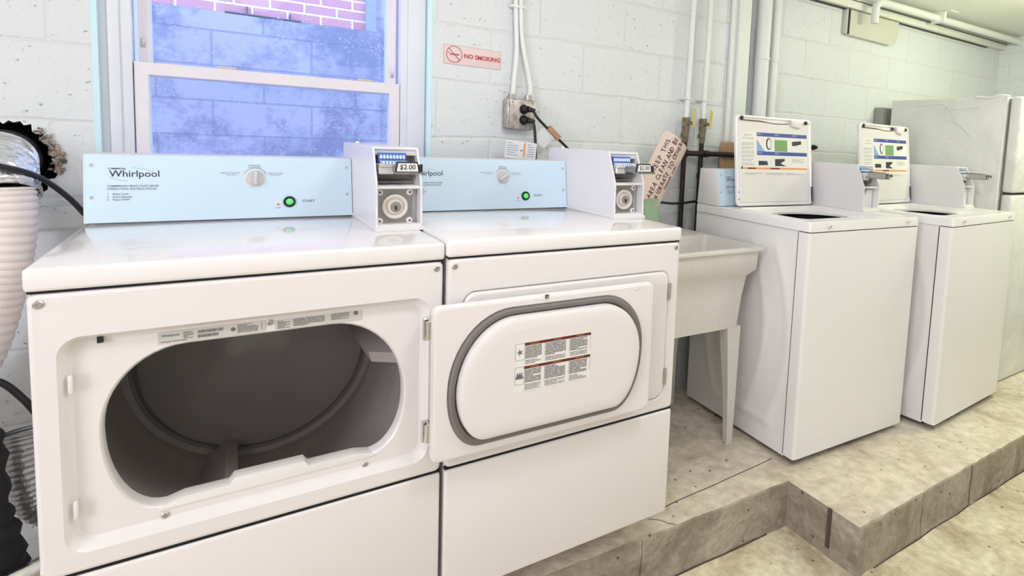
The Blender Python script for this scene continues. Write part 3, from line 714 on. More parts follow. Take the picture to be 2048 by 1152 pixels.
        for (zt, zb2, ze) in ((lz1 - .001, lz1 - .042, lz1 - .055), (lz1 - .058, lz1 - .101, lz0 + .002)):
            red.rect(bx[0], zt - .007, bx[3], zt, yy)
            for k in (0, 1, 2):
                ink.rect(bx[k], zb2, bx[k] + .0007, zt - .007, yy)
                lines(ink, bx[k] + .002, zb2 + .001, bx[k + 1] - .003, zt - .009, 9, yy, seed, .62); seed += 1
                lines(ink, bx[k] + .002, ze, bx[k + 1] - .004, zb2 - .002, 3 if zb2 > lz1 - .05 else 5, yy, seed, .45); seed += 1
                org.text('WARNING', .0048, (bx[k] + bx[k + 1]) / 2, zt - .0035, yy - .0003, 'CENTER')
            ink.rect(bx[3] - .0007, zb2, bx[3], zt, yy)
            for q in ((lx0 + .001, zb2, lx0 + .0018, zt), (lx0 + .001, zb2, bx[0], zb2 + .0008), (lx0 + .001, zt - .0008, bx[0], zt)): ink.rect(*q, yy)
            cx_, cz_ = lx0 + .0125, (zt + zb2) / 2
            if zt > lz1 - .01:
                st = [(cx_ + (.009 if i % 2 else .0035) * math.cos(PI * i / 5), cz_ - .001 + (.009 if i % 2 else .0035) * math.sin(PI * i / 5)) for i in range(10)]
                ink.bm.faces.new([ink.v(p) for p in at(st, yy - .0002)])
            else:
                ink.rect(lx0 + .003, cz_ - .008, bx[0] - .002, cz_ - .002, yy)
                for fx in (.004, .009, .014): ink.bm.faces.new([ink.v(p) for p in at([(lx0 + fx, cz_ - .002), (lx0 + fx + .006, cz_ - .002), (lx0 + fx + .005, cz_ + .006), (lx0 + fx + .003, cz_ + .009)], yy)])
        red.build('header_bar', DRED, lab, smooth=False); ink.build('small_print', LINK, lab, smooth=False, normals=False); org.build('lettering', ORANGE, lab, smooth=False)
    else:
        r0 = [rr(.041 + i, H - .502 + i, .647 - i, H - .126 - i, .028, n) for i in (0, .0025, .006)]
        m = MB(); m.loops([at(r0[0], .019), at(r0[0], .004), at(r0[1], .0), at(r0[2], -.0015)]); m.fill(at(r0[2], -.0015), [])
        d = m.build('door', ENAMEL, root)
        m = MB()
        for zz in (H - .185, H - .44): m.next().box(.641, -.0045, zz - .024, .654, -.0005, zz + .024, .001, 1); m.cyl((.6475, -.005, zz - .024), (.6475, -.005, zz + .024), .0035, n=10)
        m.build('hinge', STEEL, d)
        MB().loops([at(rr(.0405, H - .5025, .6475, H - .1255, .028, n), .0155), at(rr(.038, H - .505, .650, H - .123, .031, n), .0155)]).build('seal_gap', DARK, root, smooth=False)
    console(root, H, .05 if is_open else .95)
    coin_box(root, H, True)

d1 = empty('clothes_dryer', 'white coin dryer at far left with its door swung open showing the dark drum', 'dryer', (0, 0, PZ), group='white coin-operated dryers')
make_dryer(d1, True)
d2 = empty('clothes_dryer', 'white coin dryer with its own door shut, between the open dryer and the utility sink', 'dryer', (W + .0012, -.010, PZ + .0058), -.0167, group='white coin-operated dryers')
make_dryer(d2, False)

# ------------------------------------------------------------------ washers
HW = .9425
def make_washer(root, spin):
    D = .655
    # embossed left side: grid displaced by arcs
    m = MB(); NU, NV = 64, 70
    def emb(y, z):
        u = (y - .05) / (D - .05); v = (z - .03) / (.90 - .03); h = 0
        for cu, s in ((.30, 1), (.12, .8), (.75, -.8)):
            cu2 = cu + .16 * math.sin(PI * min(max((v - .06) / .9, 0), 1)) * (-1 if s > 0 else 1) + .10 * s
            t = (u - cu2) / .035
            if .06 < v < .95: h += .0045 * math.exp(-t * t) * min((v - .06) / .05, (.95 - v) / .05, 1)
        t = (v - .10) / .02
        if .10 < u < .85: h += .006 * math.exp(-t * t) * min((u - .10) / .05, (.85 - u) / .05, 1)
        return h
    G = [[m.v((-emb(.055 + (D - .055) * i / NU, .0185 + (.9045 - .0185) * j / NV) + .006, .055 + (D - .055) * i / NU, .0185 + (.9045 - .0185) * j / NV)) for j in range(NV + 1)] for i in range(NU + 1)]
    for i in range(NU):
        for j in range(NV): m.bm.faces.new((G[i][j], G[i + 1][j], G[i + 1][j + 1], G[i][j + 1]))
    m.box(W - .004, .055, .0185, W - .001, D, .9045); m.box(.006, D - .003, .0185, W - .004, D, .9045)
    m.box(.008, .058, .0185, .0095, D, .9045)
    m.build('side_panel', WWHITE, root, angle=60)
    # wrap-round front
    m = MB(); r = .012; pr = [(0, .0515), (0, r)] + [(r - r * math.cos(a), r - r * math.sin(a)) for a in [PI / 12 * k for k in range(1, 6)]] + [(r, 0), (W - r, 0)] + [(W - r + r * math.sin(a), r - r * math.cos(a)) for a in [PI / 12 * k for k in range(1, 6)]] + [(W, r), (W, .0515)]
    m.loops([[(x, y, z) for x, y in pr] for z in (.0275, .9015)], closed=False)
    m.loops([[(x + (.003 if x < .3 else -.003), y + .003, z) for x, y in pr] for z in (.0275, .9015)], closed=False)
    m.loops([[(x, y, .9015) for x, y in pr], [(x + (.003 if x < .3 else -.003), y + .003, .9015) for x, y in pr]], closed=False)
    m.loops([[(x, y, .0275) for x, y in pr], [(x + (.003 if x < .3 else -.003), y + .003, .0275) for x, y in pr]], closed=False)
    m.build('front_panel', WWHITE, root)
    MB().box(.006, .006, .895, W - .006, .05, .912).next().box(.0025, .0505, .03, .0055, .0565, .900).build('seam_shade', DARK, root, smooth=False)  # black strips added behind the top and side gaps as seam shade
    for x in (.06, W - .06):
        for y in (.08, .59): MB().lathe((x, y, 0), (0, 0, 1), [(.02, 0), (.02, .008), (.009, .01), (.009, .03)], 14, True).build('leg', BLACK, root)
    MB().box(.03, .05, .022, W - .03, D - .02, .03).build('base_pan', DARK, root, smooth=False)
    # top
    n = 8; zt = HW
    O = [rr(i, i, W - i, D - i, .010, n) for i in (0, .002, .006)]
    a0, b0, a1, b1 = .055, .075, .560, .445
    m = MB()
    m.loops([atz(O[0], zt - .0375), atz(O[0], zt - .008), atz(O[1], zt - .002), atz(O[2], zt)])
    A = [rr(a0 + i, b0 + i, a1 - i, b1 - i, .04, n) for i in (0, .006, .028)]
    m.fill(atz(O[2], zt), [atz(A[0], zt)])
    m.loops([atz(A[0], zt), atz(A[1], zt - .010), atz(A[2], zt - .022)])
    C0 = [(.3075 + .200 * math.cos(t), .260 + .148 * math.sin(t)) for t in [2 * PI * k / 48 for k in range(48)]]
    m.fill(atz(A[2], zt - .022), [atz(C0, zt - .022)])
    m.loops([atz(C0, zt - .022), atz(C0, zt - .030)])
    m.build('top_panel', WWHITE, root)
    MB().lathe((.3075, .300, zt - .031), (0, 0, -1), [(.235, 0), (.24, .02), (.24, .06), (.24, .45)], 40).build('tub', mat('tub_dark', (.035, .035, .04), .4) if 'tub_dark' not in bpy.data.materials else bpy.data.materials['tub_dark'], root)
    m = MB()
    for x in (.104, .603): m.next().lathe((x, -.001, zt - .018), (0, -1, 0), [(.0075, 0), (.0075, .004), (.005, .0055), (.003, .004)], 14)
    m.build('screw', PLASTIC, root)
    m = MB()
    for x in (.106, .605): m.next().box(x - .002, -.0062, zt - .021, x + .002, -.0035, zt - .016)
    m.build('screw_slot', DKPLATE, root, smooth=False)
    # lid
    M = Matrix.Translation((0, .447, zt + .006)) @ Matrix.Rotation(-.118, 4, 'X')
    lx0, lx1, lh = .060, .547, .405
    o_ = [rr(lx0 + i, i, lx1 - i, lh - i, .020, n) for i in (0, .0025, .010, .014)]
    m = MB(M)
    m.loops([at(o_[1], .016), at(o_[0], .013), at(o_[0], .003), at(o_[1], 0), at(o_[2], -.001), at(o_[3], .005)]); m.fill(at(o_[3], .005), []); m.fill(at(o_[1], .016), [])
    lid = m.build('lid', WWHITE, root)
    ip = rr(lx0 + .018, .014, lx1 - .018, lh - .026, .012, n)
    m = MB(M); m.loops([at(ip, .005), at([(x, z) for x, z in rr(lx0 + .021, .017, lx1 - .021, lh - .029, .012, n)], .0005)]); m.fill(at(rr(lx0 + .021, .017, lx1 - .021, lh - .029, .012, n), .0005), []); m.build('inner_panel', PLASTIC, lid)
    # dark crooked gap along the top edge, strike and bumpers
    m = MB(M); m.tube([(lx0 + .03, .001, lh - .022), (lx0 + .15, .001, lh - .024), (lx0 + .24, .001, lh - .031), (lx0 + .33, .001, lh - .028)], .0022, 6, 6); m.build('edge_gap', mat('brown_gap', (.12, .09, .08), .8) if 'brown_gap' not in bpy.data.materials else bpy.data.materials['brown_gap'], lid)
    m = MB(M); m.prism([(lx0 + .335, lh - .008), (lx0 + .350, lh - .040), (lx0 + .40, lh - .046), (lx0 + .425, lh - .012)], 1, -.012, .002, .003, 2); m.build('strike', PLASTIC, lid)
    m = MB(M)
    for bx_, bz in ((lx0 + .034, lh - .014), (lx0 + .448, lh - .017)) + (((lx0 + .31, lh - .018),) if spin else ()): m.next().lathe((bx_, -.0005, bz), (0, -1, 0), [(.009, 0), (.009, .004), (.006, .006)], 14)
    m.build('bumper', BLACK, lid)
    m = MB(M); m.box(lx1 - .012, -.004, .012, lx1 - .002, .002, .085, .001, 1); m.build('hinge', mat('dark_hinge', (.08, .08, .085), .5) if 'dark_hinge' not in bpy.data.materials else bpy.data.materials['dark_hinge'], lid)
    m = MB(M)
    for zz in (.030, .062): m.next().lathe((lx0 + .008, -.0005, zz), (0, -1, 0), [(.003, 0), (.003, .001)], 10)
    m.build('rivet', DKPLATE, lid)
    # instruction sheet on the lid
    sx0, sx1, sz0, sz1 = lx0 + .026, lx1 - .035, .150, .330; y = .0003
    lab = MB(M).box(sx0, y - .0006, sz0, sx1, y + .0002, sz1).build('instruction_label', PAPER, lid, smooth=False); y -= .0009
    ix = sx0 + .098; cw = (sx1 - ix) / 3
    b = MB(M); b.rect(ix, sz1 - .017, sx1, sz1, y); b.rect(ix, sz1 - .102, sx1, sz1 - .085, y); b.build('header_bar', BLUE, lab, smooth=False)
    b = MB(M); b.bm.faces.new([b.v(p) for p in at([(ix, sz1 - .085), (ix + cw * .45, sz1 - .085), (ix + cw * .15, sz1 - .05), (ix, sz1 - .03)], y)]); b.build('blue_corner', LBLUE, lab, smooth=False)
    b = MB(M); b.rect(ix + cw * 1.02, sz1 - .083, ix + cw * 1.78, sz1 - .030, y); b.build('green_picture', GREENINK, lab, smooth=False)
    b = MB(M)
    b.text('STEP 1', .010, ix + .004, sz1 - .008, y - .0004); b.text('STEP 2', .010, ix + cw * 1.02, sz1 - .008, y - .0004); b.text('STEP 3', .010, ix + cw * 2.1, sz1 - .008, y - .0004)
    b.text('STEP 4', .010, ix + .004, sz1 - .093, y - .0004); b.text('STEP 5', .010, ix + cw * 1.02, sz1 - .093, y - .0004)
    b.build('header_lettering', mat('pale_lettering', (.7, .75, .95), .5) if 'pale_lettering' not in bpy.data.materials else bpy.data.materials['pale_lettering'], lab, smooth=False)
    b = MB(M)
    b.loops([at([(ix + .075 + .018 * math.cos(t), sz1 - .05 + .027 * math.sin(t)) for t in [2 * PI * k / 20 for k in range(20)]], y - .0002), at([(ix + .078 + .013 * math.cos(t), sz1 - .05 + .022 * math.sin(t)) for t in [2 * PI * k / 20 for k in range(20)]], y - .0002)])
    b.bm.faces.new([b.v(p) for p in at([(ix + cw * 2.08, sz1 - .035), (ix + cw * 2.65, sz1 - .030), (ix + cw * 2.65, sz1 - .045), (ix + cw * 2.3, sz1 - .053), (ix + cw * 2.08, sz1 - .055)], y - .0002)])
    b.bm.faces.new([b.v(p) for p in at([(ix + .008, sz1 - .128), (ix + .062, sz1 - .128), (ix + .068, sz1 - .146), (ix + .008, sz1 - .148)], y - .0002)])
    b.bm.faces.new([b.v(p) for p in at([(ix + cw * 1.03, sz1 - .118), (ix + cw * 1.6, sz1 - .116), (ix + cw * 1.62, sz1 - .124), (ix + cw * 1.35, sz1 - .138), (ix + cw * 1.7, sz1 - .150), (ix + cw * 1.03, sz1 - .150)], y - .0002)])
    b.bm.faces.new([b.v(p) for p in at([(sx0 - .002, sz1 - .165), (sx0 + .014, sz1 - .165), (sx0 + .006, sz1 - .150)], y - .0002)])
    b.build('picture_ink', INK, lab, smooth=False, normals=False)
    b = MB(M)
    b.text('HOW TO', .011, sx0 + .045, sz1 - .014, y, 'CENTER'); b.text('USE THIS WASHER', .008, sx0 + .045, sz1 - .028, y, 'CENTER')
    for k in range(6): lines(b, sx0 + .004, sz1 - .062 - k * .018, ix - .010, sz1 - .048 - k * .018, 3, y, 60 + k, .3)
    lines(b, ix + cw * 2.05, sz1 - .135, sx1 - .006, sz1 - .115, 4, y, 70, .3)
    for k in range(3): lines(b, sx0 + .022 + k * .132, sz0 - .012, sx0 + .145 + k * .132, sz0 + .010, 5, y + .0004, 80 + k, .3)
    b.build('small_print', mat('faint_print', (.30, .28, .27), .6) if 'faint_print' not in bpy.data.materials else bpy.data.materials['faint_print'], lab, smooth=False, normals=False)
    MB(M).rect(sx0 + .016, sz0 + .014, sx1, sz0 + .022, y).build('orange_bar', ORANGE, lab, smooth=False)
    b = MB(M); b.rect(sx0 + .04, sz0 + .015, sx0 + .09, sz0 + .021, y - .0003); b.rect(sx0 + .18, sz0 + .015, sx0 + .24, sz0 + .021, y - .0003); b.build('bar_mark', DRED, lab, smooth=False)
    console(root, zt, 0, True)
    coin_box(root, zt, False)

w1 = empty('washing_machine', 'white top-loading coin washer with lid raised, beside the utility sink', 'washing machine', (2.0502, .0434, PZ), -.0523, 'white coin-operated washers')
make_washer(w1, False)
w2 = empty('washing_machine', 'white top-loading coin washer with lid raised, nearest the plastic-wrapped refrigerator', 'washing machine', (2.8267, -.0878, PZ + .003), .0441, 'white coin-operated washers')
make_washer(w2, True)

# ------------------------------------------------------------------ utility sink
sk = empty('utility_sink', 'off-white freestanding utility sink on tapered legs between dryer and washer', 'sink', (1.415, .25, PZ), -.03)
SH = Z0 - .144 - PZ
m = MB(); n = 5; w_, d_ = .625, .545
def sl(i, z, r=.02, fx=0): return atz(rr(i + fx, i, w_ - i - fx, d_ - i, r, n), z)
m.loops([sl(.062, SH - .33), sl(.053, SH - .20), sl(.043, SH - .118), sl(.018, SH - .090), sl(.014, SH - .016), sl(.0, SH - .012), sl(.0, SH - .003, .01), sl(.003, SH, .01)] + [atz(rr(k, k, w_ - k, .34 - k * .6, .02, n), z) for k, z in ((.026, SH), (.029, SH - .012), (.05, SH - .10), (.075, SH - .31))])
m.fill(sl(.062, SH - .33), []); m.fill(atz(rr(.075, .075, w_ - .075, .34 - .045, .02, n), SH - .31), [])
m.build('basin', SINKM, sk, angle=40)
for sx, sy in ((1, 0), (0, 0), (0, 1), (1, 1)):
    L = []
    for z, wd, off in ((0, .030, .012), (.22, .045, .008), (SH - .325, .070, 0)):
        x = (w_ - .056 - wd) if sx else .056
        y = .052 + .0 if sy == 0 else d_ - .062 - .05
        y += (.012 * (1 - z / SH) if sy == 0 else -.012 * (1 - z / SH))
        dp = .05 if z > .3 else .028
        if z < .1: dp = .022
        yy = y if sy == 0 else y + .05 - dp
        L.append([(x, yy, z), (x + wd, yy, z), (x + wd, yy + dp, z), (x, yy + dp, z)])
    MB().loops(L, True, True).build('leg', SINKM, sk, smooth=False)

# ------------------------------------------------------------------ refrigerator wrapped in plastic
fr = empty('refrigerator', 'tall grey refrigerator wrapped in clear plastic, right of the washers', 'refrigerator', (3.66, .02, PZ))
FH = Z0 + .568 - PZ
m = MB()
MB.box(m, 0, .070, .001, .72, .70, FH, .008, 2); m.build('cabinet', WRAP, fr)
m = MB(); m.box(.0, -.0, FH - .50, .72, .056, FH - .002, .012, 3); m.build('freezer_door', WRAP, fr)
m = MB(); m.box(.0, -.0, .004, .72, .056, FH - .512, .012, 3); m.build('refrigerator_door', WRAP, fr)
MB().box(.02, .058, .03, .70, .069, FH - .01).build('door_seal', mat('seal_grey', (.22, .22, .18), .6), fr, smooth=False)
m = MB(); R = random.Random(8)   # loose folds of film
for k in range(16):
    z_ = R.uniform(.1, FH - .05); y_ = R.uniform(.1, .55)
    m.next().tube([(-.001, y_, z_), (-.004, y_ + R.uniform(.05, .12), z_ + R.uniform(-.1, .1)), (-.001, y_ + R.uniform(.15, .3), z_ + R.uniform(-.18, .18))], .0018, 5, 8)
m.next().tube([(-.002, .06, FH), (-.01, .10, FH + .006), (-.004, .16, FH - .004), (-.006, .22, FH + .004)], .006, 6)
m.build('film_fold', mat('film_fold_white', (.86, .87, .84), .3), fr)

# ------------------------------------------------------------------ things on the wall
# sign
sg = empty('no_smoking_sign', 'small pale pink NO SMOKING sign stuck on the block wall right of the window', 'sign', (.934, WY - .003, Z0 + .500))
Ms = Matrix.Rotation(.012, 4, 'Y')
MB(Ms).box(0, 0, 0, .219, .003, .069, .003, 2).build('plate', SIGN, sg)
m = MB(Ms); m.text('NO SMOKING', .0215, .074, .034, -.0008, sx=1.04, bold=.0007)
c = (.038, .036)
m.loops([at([(c[0] + r * math.cos(t), c[1] + r * math.sin(t)) for t in [2 * PI * k / 36 for k in range(36)]], -.0008) for r in (.030, .0275)])
m.bm.faces.new([m.v(p) for p in at([(c[0] - .021, c[1] + .019), (c[0] + .019, c[1] - .021), (c[0] + .021, c[1] - .019), (c[0] - .019, c[1] + .021)], -.0008)])
m.rect(c[0] - .016, c[1] - .003, c[0] + .018, c[1] + .002, -.0009); m.rect(c[0] - .023, c[1] + .003, c[0] - .018, c[1] + .006, -.0009)
m.build('lettering', RINK, sg, smooth=False)
# outlet with two plugs
ob = empty('electrical_outlet', 'dull metal double outlet box with two black plugs on the block wall', 'outlet', (1.222, WY, Z0 + .333))
MB().prism([(-.05, -.058), (.05, -.058), (.057, -.05), (.057, .05), (.05, .058), (-.05, .058), (-.057, .05), (-.057, -.05)], 1, -.045, 0, .003, 2).build('box', OUTLET, ob)
MB().box(-.048, -.052, -.056, .060, -.045, .056, .004, 2).build('cover_plate', OUTLET, ob)
m = MB()
for x in (-.03, .04): m.next().cyl((x, -.022, .055), (x, -.022, .078), .013, n=14)
for x, z in ((-.038, .046), (.05, .046), (-.038, -.046), (.05, -.046)): m.next().lathe((x, -.052, z), (0, -1, 0), [(.005, 0), (.004, .002)], 10)
m.build('fitting', OUTLET, ob)
m = MB()
for z in (.020, -.020): m.next().lathe((.010, -.052, z), (0, -1, 0), [(.019, 0), (.018, .002)], 20)
m.build('receptacle', BLACK, ob)
def plug(name, lab, pts, z):
    p = empty(name, lab, 'cord', (0, 0, 0))
    x = 1.222 + .012; zz = Z0 + .333 + z
    m = MB(); m.cyl((x, WY - .054, zz), (x + .004, WY - .080, zz - .002), .015, .012, 16); m.cyl((x + .004, WY - .078, zz - .002), (x + .028, WY - .088, zz - .006), .011, .007, 14); m.build('plug', BLACK, p)
    MB().tube([(x + .02, WY - .086, zz - .005)] + pts, .0055, 10).build('cable', BLACK, p); return p
c1 = plug('power_cord', 'black power cord from the upper outlet socket with an orange-striped tag', [(1.27, WY - .09, Z0 + .325), (1.30, WY - .09, Z0 + .298), (1.36, WY - .085, Z0 + .252), (1.42, WY - .08, Z0 + .205), (1.45, WY - .075, Z0 + .17), (1.46, WY - .05, Z0 + .10)], .022)
c2 = plug('power_cord', 'black power cord from the lower outlet socket dropping behind the second console', [(1.258, WY - .092, Z0 + .29), (1.263, WY - .092, Z0 + .25), (1.268, WY - .09, Z0 + .19), (1.270, WY - .08, Z0 + .10), (1.275, WY - .06, Z0 - .2)], -.020)
a = Matrix.Translation((1.345, WY - .092, Z0 + .268)) @ Matrix.Rotation(.70, 4, 'Y')
tg = MB(a).box(-.032, -.004, -.011, .032, .012, .011, .002, 1).build('tag_sleeve', mat('brown_tag', (.45, .24, .16), .5), c1)
MB(a @ Matrix.Translation((-.02, 0, -.04))).box(-.03, .004, -.035, .03, .0055, .032).build('paper_tag', CLEARF, c1, smooth=False)
a = Matrix.Translation((1.20, WY - .10, Z0 + .20)) @ Matrix.Rotation(.08, 4, 'Y')
pt = MB(a).box(-.062, 0, -.035, .066, .0012, .030).build('paper_tag', mat('thin_paper', (.80, .80, .86), .5), c2, smooth=False)
MB(a).box(.012, -.001, -.026, .019, 0, .026).build('orange_stripe', ORANGE, pt, smooth=False)
m = MB(a); lines(m, -.056, -.030, -.004, .022, 6, -.0006, 90, .25); lines(m, .028, -.030, .06, .022, 6, -.0006, 91, .25); m.rect(-.002, -.006, .003, -.001, -.0008); m.rect(.004, -.006, .009, -.001, -.0008); m.build('small_print', GINK, pt, smooth=False)
# conduits
def pipe(name, lab, cat, pts, r, m_, n=14, group=None): return tag(MB().tube(pts, r, n, 6).build(name, m_), lab, cat, group)
zt_ = CEIL
pipe('conduit', 'thin white conduit, left of the pair above the outlet box', 'conduit', [(1.197, WY - .022, Z0 + .40), (1.202, WY - .02, Z0 + .47), (1.210, WY - .018, Z0 + .58), (1.205, WY - .016, Z0 + .70), (1.200, WY - .016, Z0 + .85), (1.198, WY - .016, zt_)], .009, PAINTPIPE)
pipe('conduit', 'thin white conduit, right of the pair above the outlet box', 'conduit', [(1.266, WY - .022, Z0 + .40), (1.270, WY - .02, Z0 + .45), (1.240, WY - .018, Z0 + .58), (1.228, WY - .016, Z0 + .66), (1.222, WY - .016, Z0 + .80), (1.220, WY - .016, zt_)], .009, PAINTPIPE)
m = MB(); m.box(1.18, WY - .027, Z0 + .735, 1.24, WY - .002, Z0 + .745, .002, 1); tag(m.build('pipe_clamp', PAINTPIPE), 'white clamp holding the two conduits together near the ceiling', 'clamp')
# water pipes with valves
for x, who in ((2.070, 'left'), (2.176, 'right')):
    y = WY - .035
    lab = ('left' if who == 'left' else 'right') + ' of the two water pipes, white above its yellow-handled valve and dark below'
    p = empty('water_pipe', lab, 'pipe', (x, y, Z0 - .50))
    h = .50
    MB().tube([(0, 0, h + .37), (.006, 0, h + .7), (.012, 0, CEIL - Z0 + h - .002)], .0125, 14, 4).build('upper_pipe', PAINTPIPE, p)
    MB().tube([(0, 0, .02), (-.002, 0, h), (0, 0, h + .33)], .0115, 14, 4).build('lower_pipe', IRON, p)
    m = MB(); m.cyl((0, 0, h + .30), (0, 0, h + .33), .016, .019, 8); m.cyl((0, 0, h + .33), (0, 0, h + .372), .017, .019, 8); m.cyl((0, 0, h + .255), (0, 0, h + .30), .013, .0165, 8); m.cyl((0, .0, h + .345), (.004, -.032, h + .345), .009, n=10); m.box(-.02, -.012, h + .278, -.008, .012, h + .30, .002, 1); v = m.build('valve', BRASS, p)
    MB().prism([(.008, .325), (.020, .325), (.026, .40), (.022, .415), (.012, .412)], 1, -.040, -.034, .0015, 1).build('handle', YELLOW, v).location = (0, 0, h)
    MB().box(-.02, -.016, h + .455, .02, .03, h + .463, .002, 1).build('strap', PAINTPIPE, p)
# cross pipe
m = MB(); m.tube([(2.070, WY - .045, Z0 + .206), (2.09, WY - .055, Z0 + .206), (2.13, WY - .067, Z0 + .206), (2.3, WY - .067, Z0 + .206), (2.40, WY - .067, Z0 + .204), (2.50, WY - .067, Z0 + .202)], .0125, 12, 4); m.cyl((2.070, WY - .035, Z0 + .187), (2.070, WY - .035, Z0 + .225), .017, n=12); m.cyl((2.16, WY - .067, Z0 + .206), (2.19, WY - .067, Z0 + .206), .0165, n=12)
m.cyl((2.176, WY - .035, Z0 + .09), (2.176, WY - .035, Z0 + .11), .017, n=12); m.cyl((2.18, WY - .035, Z0 + .10), (2.21, WY - .035, Z0 + .10), .012, n=12)
tag(m.build('iron_cross_pipe', IRON), 'dark horizontal iron pipe joining the two water pipes behind the washer', 'pipe')
pipe('drain_hose', 'thin black hose sagging across the wall between dryer and washer', 'hose', [(1.70, WY - .19, Z0 + .006), (1.80, WY - .15, Z0 - .004), (1.95, WY - .10, Z0 - .022), (2.05, WY - .07, Z0 - .026), (2.12, WY - .07, Z0 - .020), (2.25, WY - .08, Z0 - .012), (2.4, WY - .09, Z0 - .02)], .0058, BLACK)
wb = MB().box(2.30, WY - .050, Z0 + .06, 2.50, WY - .035, Z0 + .268, .002, 1).build('plywood_board', WOOD); tag(wb, 'small brown plywood board on the wall behind the first washer', 'board')
m = MB(); m.lathe((2.395, WY - .050, Z0 + .235), (0, -1, 0), [(.006, 0), (.005, .004)], 8); m.next().box(2.39, WY - .053, Z0 + .165, 2.402, WY - .049, Z0 + .178); m.build('nail', BLACK, wb)
# post and drain pipes
pipe('post_shadow_strip', 'black strip standing in for the shadow along the right side of the white wall post', 'cable', [(2.478, WY - .012, PZ + .01), (2.478, WY - .012, Z0), (2.479, WY - .012, CEIL - .005)], .0085, BLACK)  # added black strip in place of the shadow between post and drain pipe
m = MB(); m.box(2.385, WY - .034, PZ, 2.468, WY - .001, CEIL, .004, 1); m.box(2.350, WY - .018, PZ, 2.386, WY - .001, CEIL, .003, 1)
tag(m.build('wall_post', POST), 'white painted timber post against the wall behind the first washer', 'post')
for x, r, who in ((2.553, .036, 'thicker white vertical drain pipe right beside the wall post'), (2.655, .024, 'slimmer white vertical pipe right of the drain pipe')):
    m = MB(); m.cyl((x, WY - r - .004, PZ), (x, WY - r - .004, CEIL), r, n=20)
    m.cyl((x, WY - r - .004, Z0 + .69), (x, WY - r - .004, Z0 + .70), r + .004, n=20)
    tag(m.build('drain_pipe', PAINTPIPE), who, 'pipe')
# wall patch, ledge plate, ceiling pipe
m = MB(); m.prism([(3.25, Z0 + .925), (3.27, Z0 + .918), (3.72, Z0 + .912), (3.765, Z0 + .93), (3.785, Z0 + .97), (3.79, Z0 + 1.062), (3.25, Z0 + 1.062)], 1, WY - .028, WY, .004, 2)
struct(m.build('trim_3', mat('patch_block', (.66, .66, .58), .6, bump=.12, bscale=30)), 'plastered block standing proud of the wall near the ceiling')
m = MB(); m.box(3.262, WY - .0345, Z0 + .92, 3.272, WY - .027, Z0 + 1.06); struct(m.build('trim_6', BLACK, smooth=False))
m = MB(); m.box(2.70, WY - .045, Z0 + 1.066, XR, WY, Z0 + 1.108, .004, 2); struct(m.build('trim_4', BEAMM), 'white timber plate along the top of the wall')
m = MB(); m.box(2.70, WY - .030, Z0 + 1.108, XR, WY, CEIL, .002, 1); struct(m.build('trim_5', BEAMM))
m = MB(); m.box(2.70, WY - .0445, Z0 + 1.1082, XR, WY, Z0 + 1.1118); m.box(3.80, WY - .018, Z0 + 1.061, 5.0, WY, Z0 + 1.066); m.box(2.75, WY - .018, Z0 + 1.060, 3.25, WY, Z0 + 1.066); m.build('gap', BLACK, None, smooth=False); bpy.data.objects['gap'].name = 'trim_7'; struct(bpy.data.objects['trim_7'])
pipe('ceiling_pipe', 'white pipe running under the ceiling along the wall with a short bent-down end', 'pipe', [(3.405, .715, Z0 + .99), (3.405, .715, Z0 + 1.05), (3.412, .712, Z0 + 1.095), (3.45, .708, Z0 + 1.112), (3.6, .705, Z0 + 1.115), (4.2, .70, Z0 + 1.118), (5.0, .69, Z0 + 1.12), (XR, .688, Z0 + 1.12)], .022, PAINTPIPE, 18)
m = MB(); m.box(4.06, .655, Z0 + 1.088, 4.085, .74, CEIL, .002, 1); m.box(4.06, .62, CEIL - .008, 4.16, .66, CEIL - .001); tag(m.build('pipe_hanger', PAINTPIPE), 'small white bracket holding the ceiling pipe', 'bracket')
m = MB(); m.cyl((5.16, .48, 0), (5.16, .48, CEIL), .028, n=18); tag(m.build('corner_pipe', PAINTPIPE), 'white vertical pipe behind the refrigerator in the far corner', 'pipe')
# duct
dk = empty('dryer_vent_duct', 'ribbed dryer vent duct, foil elbow at the wall hole and white hose below', 'duct', (-.19, .67, Z0 - .5))
Md = Matrix.Translation((.19, -.67, -Z0 + .5))
def ribs(a, b, per): return lambda i, n_: a + (b if (i % per) < per / 2 else 0)
R = random.Random(2)
MB(Md).tube([(-.20, WY + .12, Z0 + .12), (-.20, WY + .02, Z0 + .135), (-.192, .755, Z0 + .128), (-.178, .69, Z0 + .095), (-.168, .66, Z0 + .05)], .065, 26, 14, rf=lambda i, n_: .069 + (.003 if i % 2 else 0) + R.uniform(-.002, .002), cap=False).build('foil_elbow', FOIL, dk, angle=60)
MB(Md).tube([(-.167, .655, Z0 + .075), (-.166, .65, Z0 + .0), (-.178, .65, Z0 - .10), (-.196, .65, Z0 - .19), (-.225, .65, Z0 - .30), (-.27, .655, Z0 - .40), (-.33, .66, Z0 - .47), (-.40, .665, Z0 - .52)], .06, 26, 26, rf=lambda i, n_: .0595 + .004 * abs(math.sin(i * PI / 5)), cap=False).build('ribbed_hose', WDUCT, dk, angle=60)
